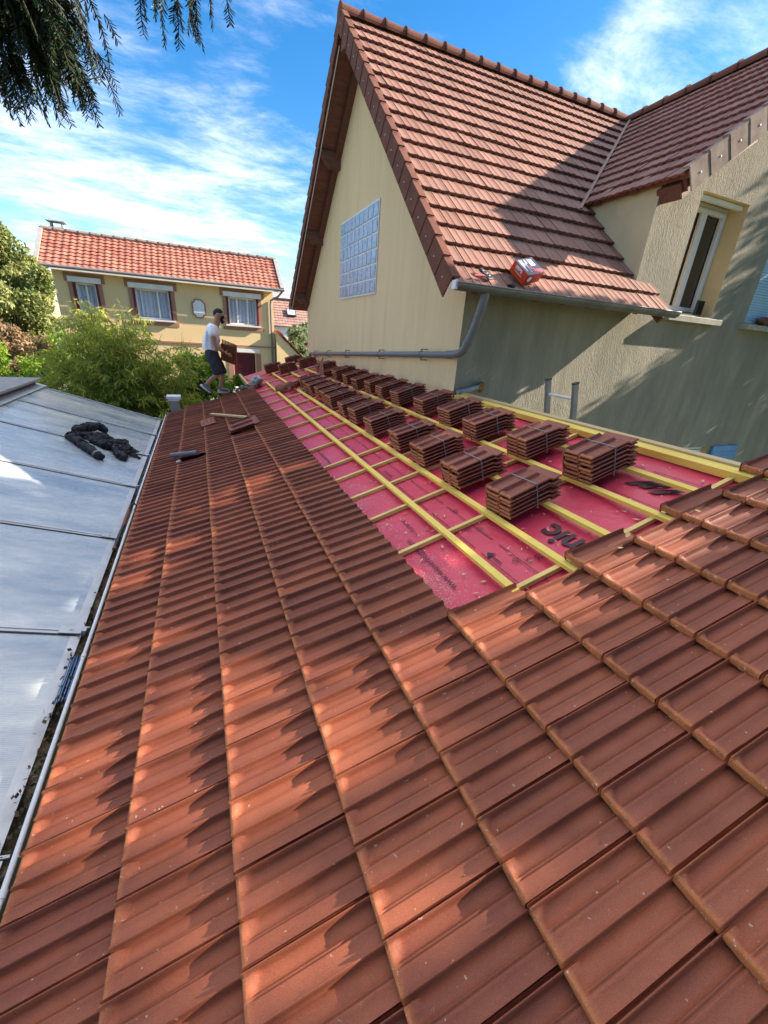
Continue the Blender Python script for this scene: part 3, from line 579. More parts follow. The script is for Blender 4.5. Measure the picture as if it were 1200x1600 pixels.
slab('roof_far_slope', [(WRX, WY0, WRZ), (WRX + 3.5, WY0, WRZ - 3.5 * ws), (WRX + 3.5, WY0, WRZ - 3.5 * ws - .1), (WRX, WY0, WRZ - .1)], (0, 8.5, 0), M['tile_brown'])
# verge tiles of the gable: side plate + cap per course, both slopes
def verges(P0, v, nrm, cnt, g, out, width, mat, name='verge_tile', plate=0.20, studs=True, over=0.09):
    v = np.array(v, float); nrm = np.array(nrm, float); out = np.array(out, float)
    for k in range(cnt):
        mb = MB(); b0 = k * g - .012; b1 = (k + 1) * g + .02; lift0 = .036; lift1 = .010
        p = lambda b, o, h: np.array(P0) + v * b + out * o + nrm * h
        b0 = k * g + .002; b1 = (k + 1) * g - .001
        mb.prism([p(b0, .024, .030), p(b1, .016, .006), p(b1, .010, -plate - .004), p(b0, .018, -plate + .004)], -out * .016)
        mb.prism([p(b0 - .012, .026, lift0 - .004), p(b1, .018, lift1 - .003), p(b1, .018, lift1 + .015), p(b0 - .012, .026, lift0 + .014)], -out * over)
        o = part(mb, name, mat, hou)
        if studs and k < cnt:
            mb = MB(); c = p((b0 + b1) / 2, .014, -plate * .45); mb.tube([c, c + out * .012], .009, 8); q = part(mb, 'fixing_stud', M['alu'], hou, True); q.parent = o; q.matrix_parent_inverse = Matrix.Identity(4)
verges((VXG, EY - .02, EZ), fv, fnn, NC, GH, (-1, 0, 0), 1, M['verge'], plate=0.22)
verges((VXG, BYE, BZE), -bl, bn, 19, np.linalg.norm(np.array([0, BYE - RY, RZ - BZE])) / 19, (-1, 0, 0), 1, M['verge'], plate=0.14, studs=False)
verges((WX0 + .02, WY0, WZ0 + .01), wv, wn, NW, GW, (0, -1, 0), 1, M['verge_grey'], plate=0.235)
# white line of the rear barge
mb = MB(); mb.beam(off((VXG + .035, RY + .25, RZ - .21), -.155, bn), off((VXG + .035, BYE - .05, BZE + .04), -.155, bn), .012, .02); part(mb, 'barge_strip', M['white'], hou)
# ridge tiles
def ridge(p0, p1, n, r=.10, name='ridge_tile', mat=None):
    p0 = np.array(p0, float); p1 = np.array(p1, float); d = (p1 - p0) / n; u = d / np.linalg.norm(d); side = np.cross([0, 0, 1], u)
    for k in range(n):
        mb = MB(); V = []; a = p0 + d * k; m = 12
        st = [(0.0, 1.22), (.055, 1.22), (.06, 1.06), (.5, 1.0), (1.06, .94)]
        for t, sc_ in st:
            for j in range(m + 1):
                th = math.pi * (-.12 + 1.24 * j / m); rr = r * sc_
                V.append(a + d * t + side * math.cos(th) * rr * 1.05 + np.array([0, 0, 1]) * (math.sin(th) * rr - .02))
        F = [[i * (m + 1) + j, (i + 1) * (m + 1) + j, (i + 1) * (m + 1) + j + 1, i * (m + 1) + j + 1] for i in range(len(st) - 1) for j in range(m)]
        mb.add(V, F); mb.add([V[j] for j in range(m + 1)], [list(range(m + 1))])
        part(mb, name, mat or M['verge'], hou, False)
ridge((VXG - .02, RY + .006, RZ + .0), (8.75, RY + .006, RZ + .0), 17)
ridge((WRX, WY0 - .02, WRZ), (WRX, 9.1, WRZ), 11)
# walls
def wall_grid(mb, plane, c, u0, u1, z0, z1, openings, depth, mi=0):
    us = sorted(set([u0, u1] + [o[0] for o in openings] + [o[1] for o in openings])); zs = sorted(set([z0, z1] + [o[2] for o in openings] + [o[3] for o in openings]))
    def pt(u, z, d=0): return (u, c + d, z) if plane == 'y' else (c + d, u, z)
    for a, b in zip(us[:-1], us[1:]):
        for e, f in zip(zs[:-1], zs[1:]):
            um, zm = (a + b) / 2, (e + f) / 2
            if any(o[0] < um < o[1] and o[2] < zm < o[3] for o in openings): continue
            mb.add([pt(a, e), pt(b, e), pt(b, f), pt(a, f)], [[0, 1, 2, 3]], mi)
    for o in openings:
        q = [(o[0], o[2]), (o[1], o[2]), (o[1], o[3]), (o[0], o[3])]
        for i in range(4):
            (a, e), (b, f) = q[i], q[(i + 1) % 4]; mb.add([pt(a, e), pt(b, f), pt(b, f, depth), pt(a, e, depth)], [[0, 1, 2, 3]], mi + 1)
FY = 4.65
W1 = (6.49, 7.56, 5.13, 6.61); W2 = (8.45, 9.5, 5.13, 6.61); LW1 = (7.75, 8.78, 1.7, 2.99); 
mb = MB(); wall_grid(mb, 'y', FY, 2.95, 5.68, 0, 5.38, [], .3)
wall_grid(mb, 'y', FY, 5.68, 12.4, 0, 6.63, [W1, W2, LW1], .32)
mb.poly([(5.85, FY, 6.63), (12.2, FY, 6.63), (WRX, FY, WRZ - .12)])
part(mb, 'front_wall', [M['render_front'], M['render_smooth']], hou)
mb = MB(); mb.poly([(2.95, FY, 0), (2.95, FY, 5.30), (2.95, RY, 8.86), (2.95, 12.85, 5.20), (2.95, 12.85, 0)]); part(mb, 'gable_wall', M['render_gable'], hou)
mb = MB(); mb.poly([(5.68, FY, 5.0), (5.68, 8.4, 5.0), (5.68, 8.4, 6.54), (5.68, FY, 6.54)]); part(mb, 'wing_side_wall', M['render_smooth'], hou)
mb = MB(); mb.box((7.4, 12.80, 2.6), (8.88, 0.1, 5.2)); mb.box((12.35, 8.75, 3.2), (0.1, 8.15, 6.4)); part(mb, 'rear_wall', M['render_smooth'], hou)
# window in the wing
def fwindow(o, y, sash=True):
    x0, x1, z0, z1 = o; w = empty('window', None, None) if False else None
    mb = MB(); t = .055
    mb.box(((x0 + x1) / 2, y, z1 - t / 2 - .012), (x1 - x0 - .01, .07, t)); mb.box(((x0 + x1) / 2, y, z0 + t / 2 + .002), (x1 - x0 - .01, .07, t))
    for x in (x0 + t / 2 + .006, x1 - t / 2 - .006): mb.box((x, y, (z0 + z1) / 2 - .005), (t, .07, z1 - z0 - 2 * t - .02))
    fr = part(mb, 'window', M['pvc_white'], hou); bevel(fr, .006)
    mb = MB(); s = .06; a0, a1, c0, c1 = x0 + t + .012, x1 - t - .012, z0 + t + .01, z1 - t - .02; yy = y - .028
    xm = (a0 + a1) / 2
    for (l, r) in ((a0, xm - .002), (xm + .002, a1)):
        mb.box(((l + r) / 2, yy, c1 - s / 2), (r - l, .05, s)); mb.box(((l + r) / 2, yy, c0 + s / 2), (r - l, .05, s))
        for x in (l + s / 2, r - s / 2): mb.box((x, yy, (c0 + c1) / 2), (s, .05, c1 - c0 - 2 * s - .001))
    q = part(mb, 'sash', M['pvc_white'], hou); bevel(q, .005); q.parent = fr; q.matrix_parent_inverse = Matrix.Identity(4)
    mb = MB(); mb.box(((x0 + x1) / 2, y + .01, (z0 + z1) / 2), (x1 - x0 - .12, .008, z1 - z0 - .12)); q = part(mb, 'pane', M['pane_dark'], hou); q.parent = fr; q.matrix_parent_inverse = Matrix.Identity(4)
    return fr
fwindow(W1, FY + .30)
fwindow(LW1, FY + .12)
mb = MB(); mb.box(((W1[0] + W1[1]) / 2, FY + .10, W1[3] - .004 - .03), (W1[1] - W1[0] - .02, .0001 + .06, .05)); part(mb, 'shutter_box', M['white'], hou)
def sill(x0, x1, z):
    mb = MB(); mb.prism([(x0, FY - .13, z - .085), (x0, FY + .26, z - .085), (x0, FY + .26, z + .015), (x0, FY - .10, z), (x0, FY - .13, z - .012)], (x1 - x0, 0, 0)); part(mb, 'window_sill', M['stone_sill'], hou)
sill(6.40, 7.66, 5.10); sill(8.36, 9.6, 5.10)
mb = MB()
for k in range(38): mb.box(((W2[0] + W2[1]) / 2, FY + .05, W2[2] + .02 + k * .039), (W2[1] - W2[0] - .005, .014, .034))
part(mb, 'roller_shutter', M['pale_shutter'], hou)
mb = MB(); mb.box((9.28, FY - .03, 2.35), (.80, .035, 1.30)); o = part(mb, 'hinged_shutter', M['blue_shutter'], hou); bevel(o)
for z in (2.05, 2.35, 2.85):
    mb = MB(); mb.box((9.28, FY - .0535, z), (.78, .012, .06)); q = part(mb, 'shutter_ledge', M['blue_shutter'], hou); q.parent = o; q.matrix_parent_inverse = Matrix.Identity(4)
# glass blocks on the gable
mb = MB(); mb.box((2.944, 8.595, 5.885), (.03, 2.10, 1.38)); gb = part(mb, 'glass_block_window', M['white'], hou)
for i in range(9):
    for j in range(6):
        mb = MB(); mb.box((2.926, 7.56 + .1155 + i * .2305, 5.21 + .1125 + j * .225), (.02, .206, .201)); q = part(mb, 'glass_block', M['block'], hou); q.parent = gb; q.matrix_parent_inverse = Matrix.Identity(4); bevel(q, .008, 2)
# purlins and rafters
for y, z in ((9.93, 7.64), (11.25, 6.53), (12.68, 5.32)):
    mb = MB(); mb.prism([(2.949, y - .10, z - .12), (2.72, y - .10, z - .10), (2.54, y - .10, z + .04), (2.54, y - .10, z + .14), (2.949, y - .10, z + .14)], (0, .20, 0)); part(mb, 'purlin', M['wood_dark'], hou)
for y, z in ((6.9, 7.40), (5.5, 6.05)):
    mb = MB(); mb.prism([(2.949, y - .07, z - .14), (2.56, y - .07, z - .05), (2.56, y - .07, z + .02), (2.949, y - .07, z + .02)], (0, .13, 0)); part(mb, 'purlin', M['wood_dark'], hou)
mb = MB(); mb.box((2.74, RY, 8.72), (.40, .12, .18)); part(mb, 'purlin', M['wood_dark'], hou)
mb = MB(); mb.beam((2.90, RY + .1, 8.80), (2.90, 12.8, 5.16), .09, .12, up=(1, 0, 0)); part(mb, 'wall_plate', M['wood_dark'], hou)
mb = MB(); mb.beam((2.90, RY - .1, 8.80), (2.90, 4.72, 5.26), .09, .10, up=(1, 0, 0)); part(mb, 'wall_plate', M['wood_dark'], hou)
for k in range(8):
    x = 2.85 + k * 0.43
    mb = MB(); a = np.array((x, EY + .06, EZ - .075)); b = np.array((x, FY + .1, EZ - .075 + (.45) * .934 )); mb.beam(a, b, .055, .075, up=(1, 0, 0)); part(mb, 'rafter', M['wood_dark'], hou)
mb = MB(); a = np.array((5.90, EY + .02, EZ - .10)); mb.prism([a, a + fv * .62, a + fv * .62 - fnn * .13, a - fnn * .09], (.045, 0, 0)); part(mb, 'barge_board', M['wood_dark'], hou)
for y in (4.30, 5.0, 5.6):
    mb = MB(); c = np.array((WX0 + .06, y, WZ0 - .02)); mb.beam(c, c + wv * .5, .07, .12, up=(0, 1, 0)); part(mb, 'rafter', M['wood_dark'], hou)
mb = MB(); c = np.array((WX0 + .10, WY0 + .06, WZ0 - .02)); mb.prism([c, c + wv * 1.2, c + wv * 1.2 - wn * .22, c - wn * .16], (0, .05, 0)); mb.prism([c + np.array([0, .05, -.06]), c + wv * .5 + np.array([0, .05, -.06]), c + wv * .5 + np.array([0, .05, -.22]), c + np.array([.1, .05, -.2])], (0, .32, 0)); part(mb, 'barge_board', M['wood_dark'], hou)
# dark strip put in for the dark of the valley crease
mb = MB()
def vpt(t):  # valley line where both planes meet
    y = 5.75 + t * (RY - 5.75); z = EZ + (RZ - EZ) / (RY - EY) * (y - EY); x = WX0 + (z - WZ0) / ws; return np.array([x, y, z])
mb.beam(vpt(-.03) + np.array([0, 0, .01]), vpt(1.0) + np.array([0, 0, .02]), .05, .012); part(mb, 'valley_dark_strip', M['wood_dark'], hou)
# eaves gutter
mb = MB(); pts = []; n = 10; r = .075
for xx in (VXG + .02, 6.02):
    for j in range(n + 1):
        t = math.pi + math.pi * j / n; pts.append((xx, EY - .065 + r * math.cos(t), EZ - .03 + r * math.sin(t) * .95))
mb.add(pts, [[j, j + 1, n + 2 + j, n + 1 + j] for j in range(n)])
mb.add(pts[:n + 1], [list(range(n + 1))]); mb.add(pts[n + 1:], [list(range(n + 1))[::-1]])
eg = part(mb, 'eaves_gutter', M['zinc'], hou, False); s_ = eg.modifiers.new('solid', 'SOLIDIFY'); s_.thickness = .004
mb = MB(); mb.tube([(VXG + .02, EY - .065 - r, EZ - .03), (6.02, EY - .065 - r, EZ - .03)], .009, 8); q = part(mb, 'gutter_bead', M['zinc'], hou, True); q.parent = eg; q.matrix_parent_inverse = Matrix.Identity(4)
mb = MB(); mb.box((VXG + .005, EY - .065, EZ - .05), (.03, .09, .09)); mb.box((6.03, EY - .065, EZ - .05), (.02, .10, .06)); q = part(mb, 'gutter_end_cap', M['white'], hou); q.parent = eg; q.matrix_parent_inverse = Matrix.Identity(4); bevel(q, .008)
# downpipe: down from the gutter, round the elbow, then along the gable wall
P = [(2.90, EY - .04, 5.02), (2.895, 4.30, 4.90), (2.885, 4.42, 4.70), (2.87, 4.49, 4.52), (2.862, 4.53, 4.44), (2.858, 4.60, 4.385), (2.858, 4.70, 4.365), (2.858, 4.80, 4.357)]
mb = MB(); mb.tube([(2.915, EY - .06, 5.04), (2.90, 4.22, 4.86), (2.885, 4.30, 4.62), (2.872, 4.36, 4.50), (2.862, 4.40, 4.43), (2.856, 4.47, 4.385), (2.856, 4.58, 4.365), (2.856, 4.72, 4.356)], .047, 16); mb.tube([(2.904, 4.205, 4.89), (2.899, 4.225, 4.84)], .053, 16); mb.tube([(2.874, 4.35, 4.52), (2.870, 4.37, 4.49)], .053, 16)
dp = part(mb, 'downpipe', M['pvc'], hou, True)
mb = MB(); mb.tube([(2.856, 4.66, 4.357), (2.856, 12.15, 3.945)], .042, 14); mb.tube([(2.856, 4.66, 4.357), (2.856, 4.74, 4.353)], .050, 14); mb.tube([(2.856, 12.1, 3.945), (2.856, 12.14, 3.93), (2.856, 12.16, 3.85), (2.856, 12.16, 3.6)], .042, 12); part(mb, 'drain_pipe', M['pvc'], hou, True)
for y in (5.45, 7.0, 8.9, 10.3, 11.6):
    z = 4.357 - (y - 4.66) * .055; mb = MB(); mb.tube([(2.856, y - .014, z), (2.856, y + .014, z)], .0475, 14); mb.box((2.90, y, z + .07), (.09, .012, .012)); mb.box((2.90, y, z - .07), (.09, .012, .012)); mb.box((2.855, y, z + .055), (.012, .02, .04)); mb.box((2.855, y, z - .055), (.012, .02, .04)); part(mb, 'pipe_bracket', M['zinc'], hou)

# ------------------------------------------------------------------ ground, far buildings
mb = MB(); mb.add([(-400, -300, 0), (400, -300, 0), (400, 600, 0), (-400, 600, 0)], [[0, 1, 2, 3]]); g_ = mb.build('ground', M['grass']); g_['kind'] = 'structure'
fh = empty('ochre_house', 'ochre two-storey house with red pantile roof and white-shuttered windows behind the greenery', 'house', (-0.8, 22, 0))
FX0, FX1, FYW = -4.81, 3.26, 21.0
def fwall(mb, x0, x1, z0, z1, ops, d): wall_grid(mb, 'y', FYW, x0, x1, z0, z1, ops, d)
FW = [(-4.22, -3.40, 4.62, 5.66), (-2.25, -.88, 4.57, 5.66), (1.27, 2.60, 4.60, 5.68)]
FD = [(1.40, 2.35, 1.9, 3.42)]
mb = MB(); wall_grid(mb, 'y', FYW, FX0, FX1, 0, 6.18, FW + FD, .18)
mb.poly([(FX0, FYW, 0), (FX0, FYW, 6.18), (FX0, FYW + 1.35, 7.22), (FX0, FYW + 3.0, 6.18), (FX0, FYW + 3.0, 0)]); mb.poly([(FX1, FYW, 0), (FX1, FYW, 6.18), (FX1, FYW + 1.35, 7.22), (FX1, FYW + 3.0, 6.18), (FX1, FYW + 3.0, 0)][::-1])
mb.poly([(FX0, FYW + 3, 0), (FX0, FYW + 3, 6.18), (FX1, FYW + 3, 6.18), (FX1, FYW + 3, 0)]); part(mb, 'wall', [M['far_wall'], M['far_wall']], fh)
fvv = np.array([0, 1.75, 1.32]); FFL = np.linalg.norm(fvv); fvv /= FFL
mb = roof_field((-5.10, 20.58, 6.15), (1, 0, 0), fvv, 38, 10, .2292, FFL / 10, [(p, .026 * (0.5 + 0.5 * math.cos(2 * math.pi * (p - .25)))) for p in np.linspace(0, 1, 9)], thick=.025, lift=.035, seed=4)
part(mb, 'roof', M['tile_far'], fh, False, True)
mb = MB(); mb.prism([(-5.12, 20.6, 6.09), (-5.12, 22.33, 7.40), (-5.12, 24.1, 6.07), (-5.12, 24.1, 6.0), (-5.12, 22.33, 7.3), (-5.12, 20.6, 6.0)], (8.74, 0, 0)); part(mb, 'eaves', M['white'], fh)
for x in (-5.14, 3.60): mb = MB(); mb.beam((x, 20.56, 6.17), (x, 22.33, 7.52), .06, .14, up=(1, 0, 0)); part(mb, 'verge_board', M['concrete'], fh)
mb = MB()
for k in range(22):
    x = -5.12 + k * .398; mb.tube([(x, 22.33, 7.49), (x + .40, 22.33, 7.48)], [.085, .075], 8); mb.tube([(x, 22.33, 7.495), (x + .04, 22.33, 7.495)], .10, 8)
part(mb, 'ridge', M['verge_grey'], fh)
mb = MB(); mb.tube([(-5.15, 20.5, 6.10), (3.68, 20.5, 6.10)], .055, 8); part(mb, 'gutter', M['pvc'], fh, True)
mb = MB(); mb.tube([(3.60, 20.5, 6.06), (3.45, 20.7, 5.86), (3.15, 20.94, 5.68), (3.13, 20.94, 5.5), (3.15, 20.94, 0.2)], .04, 8); part(mb, 'downpipe', M['pvc'], fh, True)
mb = MB(); mb.box((FX0 + 4.03, FYW - .02, 3.72), (8.1, .05, .06)); part(mb, 'string_course', M['far_surround'], fh)
for i, (x0, x1, z0, z1) in enumerate(FW):
    mb = MB()
    for a, b in ((x0 - .15, x0 - .002), (x1 + .002, x1 + .14)): mb.box(((a + b) / 2, FYW - .012, (z0 + z1) / 2 - .02), (b - a, .03, z1 - z0 + .04))
    mb.box(((x0 + x1) / 2, FYW - .012, z0 - .17), (x1 - x0 + .4, .028, .14))
    mb.box(((x0 + x1) / 2, FYW - .010, z1 + .17), (x1 - x0 + .5, .024, .30)); part(mb, 'window_surround', M['far_surround'], fh)
    mb = MB(); mb.box(((x0 + x1) / 2, FYW - .06, z1 + .10), (x1 - x0 + .24, .13, .18)); o = part(mb, 'roller_box', M['white'], fh)
    for x in (x0 + .04, x1 - .04): mb = MB(); mb.box((x, FYW + .04, (z0 + z1) / 2), (.075, .16, z1 - z0 - .01)); part(mb, 'window_jamb', M['burgundy'], fh)
    mb = MB(); w = .06; y = FYW + .10; n = 1 if i == 0 else 2
    for x in ([x0 + .11, x1 - .11] + ([x0 + (x1 - x0) * .5, ] if i == 0 else [x0 + (x1 - x0) * .33, x0 + (x1 - x0) * .66] if i == 2 else [x0 + (x1 - x0) * .64])): mb.box((x, y, (z0 + z1) / 2), (w, .05, z1 - z0 - .13))
    for z in (z0 + .03, z1 - .03): mb.box(((x0 + x1) / 2, y, z), (x1 - x0 - .17, .05, .055))
    wf = part(mb, 'window', M['white'], fh)
    mb = MB(); xs = np.linspace(x0 + .08, x1 - .08, 60); V = []
    for x in xs:
        dy = .018 * math.sin((x - x0) * 42) + .01 * math.sin((x - x0) * 97)
        V += [(x, y + .06 + dy, z0 + .02), (x, y + .06 + dy, z1 - .02)]
    mb.add(V, [[2 * k, 2 * k + 2, 2 * k + 3, 2 * k + 1] for k in range(59)]); q = part(mb, 'curtain', M['curtain'], fh, True); q.parent = wf; q.matrix_parent_inverse = Matrix.Identity(4)
    mb = MB(); mb.box(((x0 + x1) / 2, FYW + .5, (z0 + z1) / 2), (x1 - x0, .02, z1 - z0 + .2)); q = part(mb, 'room', M['blackness'], fh); q.parent = wf; q.matrix_parent_inverse = Matrix.Identity(4)
    mb = MB(); mb.box(((x0 + x1) / 2, FYW - .05, z0 - .045), (x1 - x0 + .16, .2, .06)); part(mb, 'window_sill', M['white'], fh)
mb = MB(); mb.box((1.875, FYW + .10, 2.66), (.95, .04, 1.52))
for k in range(9): mb.box((1.45 + k * .105, FYW + .072, 2.66), (.012, .02, 1.5))
part(mb, 'door', M['burgundy'], fh)
mb = MB(); mb.box((1.9, FYW - .03, 3.53), (1.30, .08, .15)); part(mb, 'door_lintel', M['white'], fh)
for x in (1.27, 2.50): mb = MB(); mb.box((x, FYW - .012, 2.6), (.22, .03, 1.6)); part(mb, 'door_surround', M['far_surround'], fh)
def octo(cx, cz, w, h, y, c=.28):
    out = []
    for sx, sz in ((1, 1), (-1, 1), (-1, -1), (1, -1)):
        q = [(sx * w, sz * h * .62), (sx * w * .78, sz * h * .72), (sx * w * .62, sz * h * .82), (sx * w * .50, sz * h)]
        if sx * sz < 0: q = q[::-1]
        out += [(cx + a, y, cz + b) for a, b in q]
    return out
mb = MB(); mb.prism(octo(.145, 5.10, .27, .37, FYW - .02), (0, -.02, 0)); dm = part(mb, 'medallion', M['far_surround'], fh)
mb = MB(); mb.prism(octo(.145, 5.10, .215, .315, FYW - .041), (0, -.012, 0)); q = part(mb, 'medallion_panel', M['white'], fh); q.parent = dm; q.matrix_parent_inverse = Matrix.Identity(4)
mb = MB(); mb.box((-4.65, 22.6, 7.42), (.5, .4, .35)); ch = part(mb, 'chimney', M['concrete'], fh)
mb = MB(); 
for x in (-4.83, -4.47): mb.box((x, 22.6, 7.68), (.05, .3, .18))
mb.box((-4.65, 22.6, 7.785), (.62, .46, .03)); q = part(mb, 'chimney_cap', M['concrete'], fh); q.parent = ch; q.matrix_parent_inverse = Matrix.Identity(4)
# lean-to with orange tiles at its right end
lt = empty('orange_tiled_porch', 'small orange tiled lean-to roof at the right foot of the ochre house', 'lean-to', (4.0, 21.5, 0))
mb = roof_field((3.30, 20.6, 2.3), (0, 1, 0), (0.0001, 0, 1), 1, 1, .1, .1, house_prof())
mb = roof_field((5.0, 23.2, 2.9), (0, -1, 0), np.array([-1.0, 0, 1.0]) / math.sqrt(2), 11, 9, .23, .25, [(p, .02 * (0.5 + 0.5 * math.cos(2 * math.pi * (p - .25)))) for p in np.linspace(0, 1, 7)], ns=-1, seed=8)
M['tile_orange'] = tile_mat('orange_tile', (0.50, 0.15, 0.06), (0.66, 0.28, 0.14), (0.3, 0.08, 0.04), rough=0.8)
o_ = part(mb, 'roof', M['tile_orange'], lt, False, True)
mb = MB(); mb.prism([(3.31, 20.75, 0), (4.88, 20.75, 0), (4.88, 20.75, 2.95), (3.31, 20.75, 4.4)], (0, 2.4, 0)); part(mb, 'wall', M['far_wall'], lt)
# brown roofed house further back
bh = empty('brown_roofed_house', 'distant house with a large brown tiled roof and a skylight seen past the gable', 'house', (6.5, 31, 0))
bvv = np.array([0, 2.2, 2.0]); bvv /= np.linalg.norm(bvv)
mb = roof_field((4.2, 30.0, 4.75), (1, 0, 0), bvv, 34, 11, .2, .24, [(0, 0), (.5, .008), (1, 0)], seed=6)
M['tile_far_brown'] = tile_mat('distant_brown_tile', (0.27, 0.15, 0.12), (0.36, 0.22, 0.18), (0.12, 0.06, 0.05), rough=0.85)
part(mb, 'roof', M['tile_far_brown'], bh, False, True)
mb = MB(); mb.prism([(4.3, 30.15, 4.72), (4.3, 31.97, 6.4), (4.3, 33.8, 4.72)], (6.6, 0, 0)); mb.box((7.6, 32, 2.35), (6.6, 3.6, 4.7)); part(mb, 'wall', M['white'], bh)
mb = MB(); mb.prism([(4.9, 31.7, 6.5), (6.5, 31.7, 6.5), (5.5, 31.7, 7.5)], (0, .3, 0)); part(mb, 'dormer_gable', M['white'], bh)
c = np.array((5.95, 30.87, 5.58)); bnn = np.array([0, -bvv[2], bvv[1]])
mb = MB(); mb.box(c + bnn * .06, (.62, .62, .10), np.stack([[1, 0, 0], bvv, bnn], 1)); sk = part(mb, 'skylight', M['dark'], bh)
mb = MB(); mb.box(c + bnn * .115, (.50, .50, .01), np.stack([[1, 0, 0], bvv, bnn], 1)); q = part(mb, 'pane', M['curtain'], bh); q.parent = sk; q.matrix_parent_inverse = Matrix.Identity(4)
sh_ = empty('small_garden_shed', 'tiny brown roofed shed beside the back corner of the gabled house', 'shed', (6.9, 27, 0))
mb = MB(); mb.prism([(5.55, 26.2, 3.55), (7.6, 26.2, 3.4), (7.6, 27.2, 4.35), (6.6, 27.2, 4.35)], (0, 0, .06)); part(mb, 'roof', M['tile_brown'], sh_)
mb = MB(); mb.box((6.75, 26.8, 1.75), (1.6, .9, 3.5)); part(mb, 'wall', M['render_smooth'], sh_)
# white capped post at the corner of the roof
wp = empty('white_capped_pillar', 'white capped square pillar at the far left corner of the tiles', 'pillar', (-.62, 10.25, 0))
mb = MB(); mb.box((-.62, 10.25, 1.46), (.17, .17, 2.92)); part(mb, 'shaft', M['stone_sill'], wp)
mb = MB(); mb.box((-.62, 10.25, 3.00), (.28, .28, .06)); mb.box((-.62, 10.25, 2.945), (.22, .22, .04)); bevel(part(mb, 'cap', M['white'], wp))
# pale garden wall glimpsed behind the hedge
gw = MB(); gw.box((-4.8, 17.2, 1.2), (5.5, .2, 2.4)); gw.box((0.9, 15.4, 1.3), (2.6, .2, 2.6)); gw = gw.build('garden_wall', M['white']); tag(gw, 'white garden wall glimpsed in gaps through the shrubs on the left', 'wall')
rl = MB()
for x in np.arange(-4.6, -2.2, .13): rl.box((x, 14.2, 2.2), (.02, .02, 1.6))
rl.box((-3.4, 14.2, 2.95), (2.5, .03, .03)); rl = rl.build('iron_railing', M['dark']); tag(rl, 'thin dark iron railing behind the veranda roof among shrubs', 'railing')

# ------------------------------------------------------------------ foliage
def leaves(rg, C, N, ln, wd, tone, droop=0.0, up=None):
    """N leaves at centres C; returns verts, quads, tone attr. Each leaf is a folded diamond"""
    n = len(C); d = rg.normal(size=(n, 3)); d[:, 2] -= droop; d /= np.linalg.norm(d, axis=1)[:, None]
    s = np.cross(d, rg.normal(size=(n, 3))); s /= np.linalg.norm(s, axis=1)[:, None]
    l = ln * rg.uniform(.6, 1.3, (n, 1)); w = wd * rg.uniform(.7, 1.2, (n, 1)); nn = np.cross(d, s)
    V = np.stack([C, C + d * l * .45 + s * w + nn * w * .25, C + d * l, C + d * l * .45 - s * w + nn * w * .25], 1).reshape(-1, 3)
    F = np.arange(4 * n).reshape(n, 4); T = np.repeat(tone, 4)
    return V, F, np.stack([T, T * 0, T * 0, T * 0 + 1], 1)
def crown(name, mat, parent, lumps, n, ln, wd, seed, droop=0.3, fill=.55, keep=None, shade=None):
    """lumps: list of (centre, radii)"""
    rg = np.random.default_rng(seed); mb = MB(); vol = np.array([np.prod(r) ** .7 for c, r in lumps]); vol = vol / vol.sum()
    Cs = []; Ts = []
    for (c, r), v in zip(lumps, vol):
        m = int(n * v); r = np.array(r); sub = rg.normal(size=(max(6, int(10 + 26 * v)), 3)); sub /= np.linalg.norm(sub, axis=1)[:, None]; sub *= rg.uniform(.45, 1.0, (len(sub), 1)); tn = rg.uniform(0, 1, len(sub)); sz = rg.uniform(.18, .42, len(sub))
        k = rg.integers(0, len(sub), m); p = rg.normal(size=(m, 3)); p /= np.linalg.norm(p, axis=1)[:, None]; p *= rg.uniform(fill, 1.0, (m, 1))
        P = np.array(c) + (sub[k] + p * sz[k][:, None]) * r; Cs.append(P); Ts.append(np.clip(tn[k] * .6 + rg.uniform(0, .45, m), 0, 1))
    C = np.vstack(Cs); T = np.concatenate(Ts)
    if keep is not None: q = keep(C); C = C[q]; T = T[q]
    V, F, A = leaves(rg, C, len(C), ln, wd, T, droop); mb.add(V, F, 0, A)
    o = part(mb, name, mat, parent, False, True); return o
def trunk(parent, p0, p1, r0, r1, limbs=(), mat=None):
    mb = MB(); p0 = np.array(p0, float); p1 = np.array(p1, float); k = 7; pts = [p0 + (p1 - p0) * t + np.array([math.sin(t * 5) * .12, math.cos(t * 4) * .1, 0]) * t for t in np.linspace(0, 1, k)]
    mb.tube(pts, np.linspace(r0, r1, k), 9)
    for a, b in limbs:
        a = np.array(a, float); b = np.array(b, float); mb.tube([a, (a + b) / 2 + np.array([0, 0, .15]), b], [r1 * .8, r1 * .5, r1 * .2], 6)
    return part(mb, 'trunk', mat or M['bark'], parent, True)
def tree(name, label, cat, base, lumps, n, ln, wd, mat, seed, r0=.15, group=None, **kw):
    e = empty(name, label, cat, base, group); tops = [c for c, r in lumps]
    trunk(e, base, np.mean(tops, axis=0), r0, r0 * .45, [(np.array(base) * .5 + np.mean(tops, axis=0) * .5, t) for t in tops])
    crown('crown', mat, e, lumps, n, ln, wd, seed, **kw); return e
L1 = leaf_mat('olive_leaves', (0.10, 0.15, 0.035), (0.36, 0.38, 0.13))
L2 = leaf_mat('bright_hedge_leaves', (0.07, 0.17, 0.012), (0.34, 0.48, 0.05), trans=.45)
L3 = leaf_mat('bamboo_leaves', (0.15, 0.20, 0.02), (0.50, 0.52, 0.09), trans=.45)
L4 = leaf_mat('dark_conifer_leaves', (0.008, 0.024, 0.010), (0.022, 0.055, 0.018), trans=.08)
L5 = leaf_mat('copper_leaves', (0.22, 0.15, 0.07), (0.48, 0.34, 0.20))
L6 = leaf_mat('grey_green_leaves', (0.10, 0.15, 0.07), (0.34, 0.42, 0.22))
